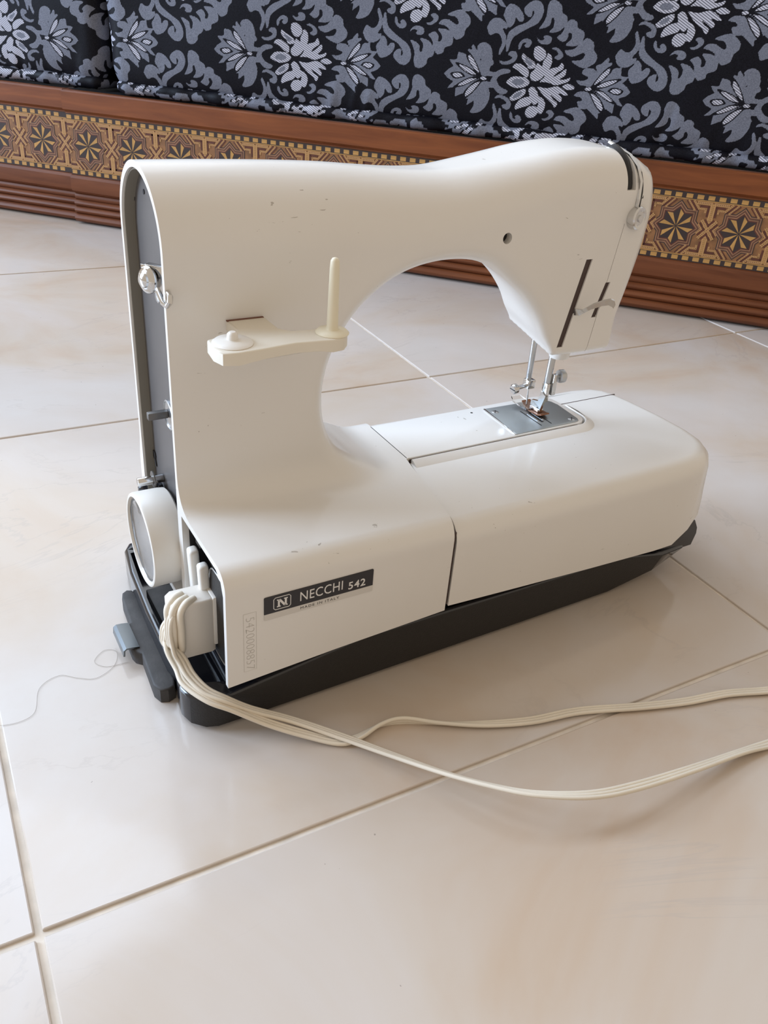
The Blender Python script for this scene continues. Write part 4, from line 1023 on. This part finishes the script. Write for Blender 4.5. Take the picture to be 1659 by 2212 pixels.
# presser lifter lever
MB().strap([(24.55, 7.1, 17.8), (24.7, 6.2, 18.0), (25.0, 5.7, 18.5), (25.4, 5.3, 18.8), (25.75, 5.15, 18.88), (26.0, 5.1, 18.78), (26.15, 5.1, 18.6)], (0, -.35, 1), [.46, .42, .38, .38, .4, .42, .28], .13).build('presser_lifter', [CHROME], SM_)
# take-up lever and thread knob on the face
MB().strap([surf(27.72, 23.0, .05), surf(27.74, 24.2, .06), surf(27.74, 25.2, .08), surf(27.7, 25.9, .1), surf(27.62, 26.4, .1), (27.5, 9.6, 26.85)], (1, 0.3, 0), [.12, .22, .3, .32, .32, .2], .12).build('take_up_lever', [CHROME], SM_)
kn = MB().lathe((27.75, 6.95, 23.2), (0.25, -1, 0.05), [(.3, 0), (.62, .1), (.66, .3), (.66, .62), (.6, .72), (.45, .70), (.40, .66), (.22, .66), (.2, .74), (.02, .74)], 30).build('face_knob', [CHROME], SM_, 25)

# ------------------------------------------------------------------ power cord: white plug and two flat three-core leads
pc = empty('power_cord', (10.51, 7.11, 0), 1.5)
tag(pc, 'white plug in the side of the machine with two flat cream leads across the floor', 'power cord')
pb_ = [(-1.45, 3.0), (0.25, 2.95), (0.45, 3.05), (0.45, 4.5), (-1.4, 4.55), (-1.7, 4.3), (-1.75, 3.7), (-1.7, 3.15)]
MB().round_prism(pb_, [0.14] * len(pb_), 3.2, 6.6, 4).build('plug', [PLUG_PLASTIC], pc, 40)
MB().box((0.62, 3.6, 5.1), (0.5, 1.3, 3.1), .1).build('plug_neck', [WHITE_PLASTIC], pc)
mb = MB()
for k, (x, y) in enumerate(((-1.80, 3.5), (-1.66, 3.12), (-1.34, 2.9))):
    mb.tube(spline([(x + .9, y + .55, 6.55), (x + .35, y + .2, 6.62), (x, y, 6.25), (x, y, 5.2), (x - .02, y, 4.2), (x, y + .02, 3.7)], 5), [.2] * 20 + [.19, .18, .17, .15, .13, .10], 12)
mb.build('strain_relief', [CORD_WHITE], pc, 80)
def lead(pts, tilt, first, per=10):
    """three cores side by side; tilt = roll from lying flat per point; first = side directions along the plug"""
    path = spline(pts, per)
    n = len(pts); sides = []
    for i in range(n):
        tn = (Vector(pts[min(i + 1, n - 1)]) - Vector(pts[max(i - 1, 0)])).normalized()
        flat = tn.cross(Vector((0, 0, 1)))
        flat = flat.normalized() if flat.length > 0.2 else Vector((0, -1, 0))
        a = math.radians(tilt[i]); sd = flat * math.cos(a) + flat.cross(tn).normalized() * math.sin(a)
        sides.append(Vector(first[i]).normalized() if i < len(first) else sd)
    sp = spline([tuple(v) for v in sides], per)
    P = [Vector(p) for p in path]; tracks = [[], [], []]
    for i, p in enumerate(P):
        tn = (P[min(i + 1, len(P) - 1)] - P[max(i - 1, 0)]).normalized()
        sd = Vector(sp[i]); sd = (sd - tn * sd.dot(tn)).normalized()
        for k in range(3): tracks[k].append(p + sd * ((k - 1) * 0.2))
    c = MB()
    for tr in tracks: c.tube(tr, 0.113, 10)
    return c.build('lead', [CORD_WHITE], pc, 80)
lead([(-1.7, 3.2, 6.2), (-1.85, 3.2, 5.8), (-1.92, 3.2, 5.3), (-1.93, 3.15, 4.8), (-1.88, 3.0, 4.3), (-1.57, 2.45, 3.7), (-1.38, 1.64, 3.2), (-0.92, 0.71, 2.8), (-0.08, 0.05, 2.4), (1.15, -0.29, 1.5), (3.0, -1.1, 0.7), (5.03, -3.02, 0.35), (6.73, -5.36, 0.5), (8.23, -7.72, 0.9), (9.61, -9.62, 1.3), (11.14, -11.19, 1.6), (13.46, -12.47, 1.7), (16.15, -12.9, 1.4), (20.09, -13.04, 0.8), (23.68, -13.13, 0.35), (25.75, -13.31, 0.15), (27.75, -13.61, 0.15), (30.18, -14.2, 0.15), (39.9, -15.06, 0.15), (49.62, -15.92, 0.15)],
     [0, 0, 0, 0, 0, 0, 0, 5, 10, 15, 20, 20, 30, 40, 40, 30, 15, 10, 20, 30, 10, 0, 0, 0, 0], [(0.2, -1, 0), (0.2, -1, 0), (0.2, -1, 0), (0.2, -1, 0), (0.1, -1, 0.1)])
lead([(-1.2, 4.2, 5.0), (-1.6, 4.15, 4.9), (-1.88, 4.1, 4.6), (-1.98, 4.0, 4.25), (-2.0, 3.85, 3.8), (-1.71, 2.55, 3.2), (-1.66, 1.57, 2.9), (-0.95, 0.31, 2.6), (0.03, -0.31, 2.1), (1.72, -1.06, 1.0), (3.36, -2.06, 0.4), (4.87, -3.09, 0.15), (5.89, -3.22, 0.15), (7.28, -2.98, 0.15), (8.56, -3.24, 0.2), (10.3, -4.24, 0.15), (12.55, -5.38, 0.15), (15.03, -6.26, 0.15), (17.85, -6.83, 0.15), (21.25, -8.05, 0.15), (24.03, -8.92, 0.15), (26.82, -9.53, 0.15), (29.34, -10.42, 0.15), (31.31, -10.87, 0.15), (34.18, -11.34, 0.15), (45.66, -11.72, 0.15), (57.14, -12.1, 0.15)],
     [0, 0, 0, 0, 0, 0, 0, 5, 10, 10, 10, 10, 30, 60, 80, 50, 20, 10, 10, 10, 10, 10, 10, 10, 10, 0, 0], [(0.2, -1, 0), (0.2, -1, 0), (0.2, -1, 0), (0.2, -1, 0), (0.1, -1, 0.1)])

# ------------------------------------------------------------------ stray hair on the tiles
hp = [(-0.2, 12.4), (0.9, 12.2), (1.8, 12.6), (2.3, 14.3), (3.4, 14.9), (4.3, 14.3), (5.2, 13.9), (6.3, 14.5), (6.7, 15.6), (6.1, 16.0), (5.4, 15.3), (5.9, 14.6), (7.1, 14.5)]
h = MB().tube(spline([(x, y, 0.03) for x, y in hp], 6), 0.008, 5).build('hair', [HAIR], None)
tag(h, 'thin dark hair lying curled on the tile left of the machine', 'hair')
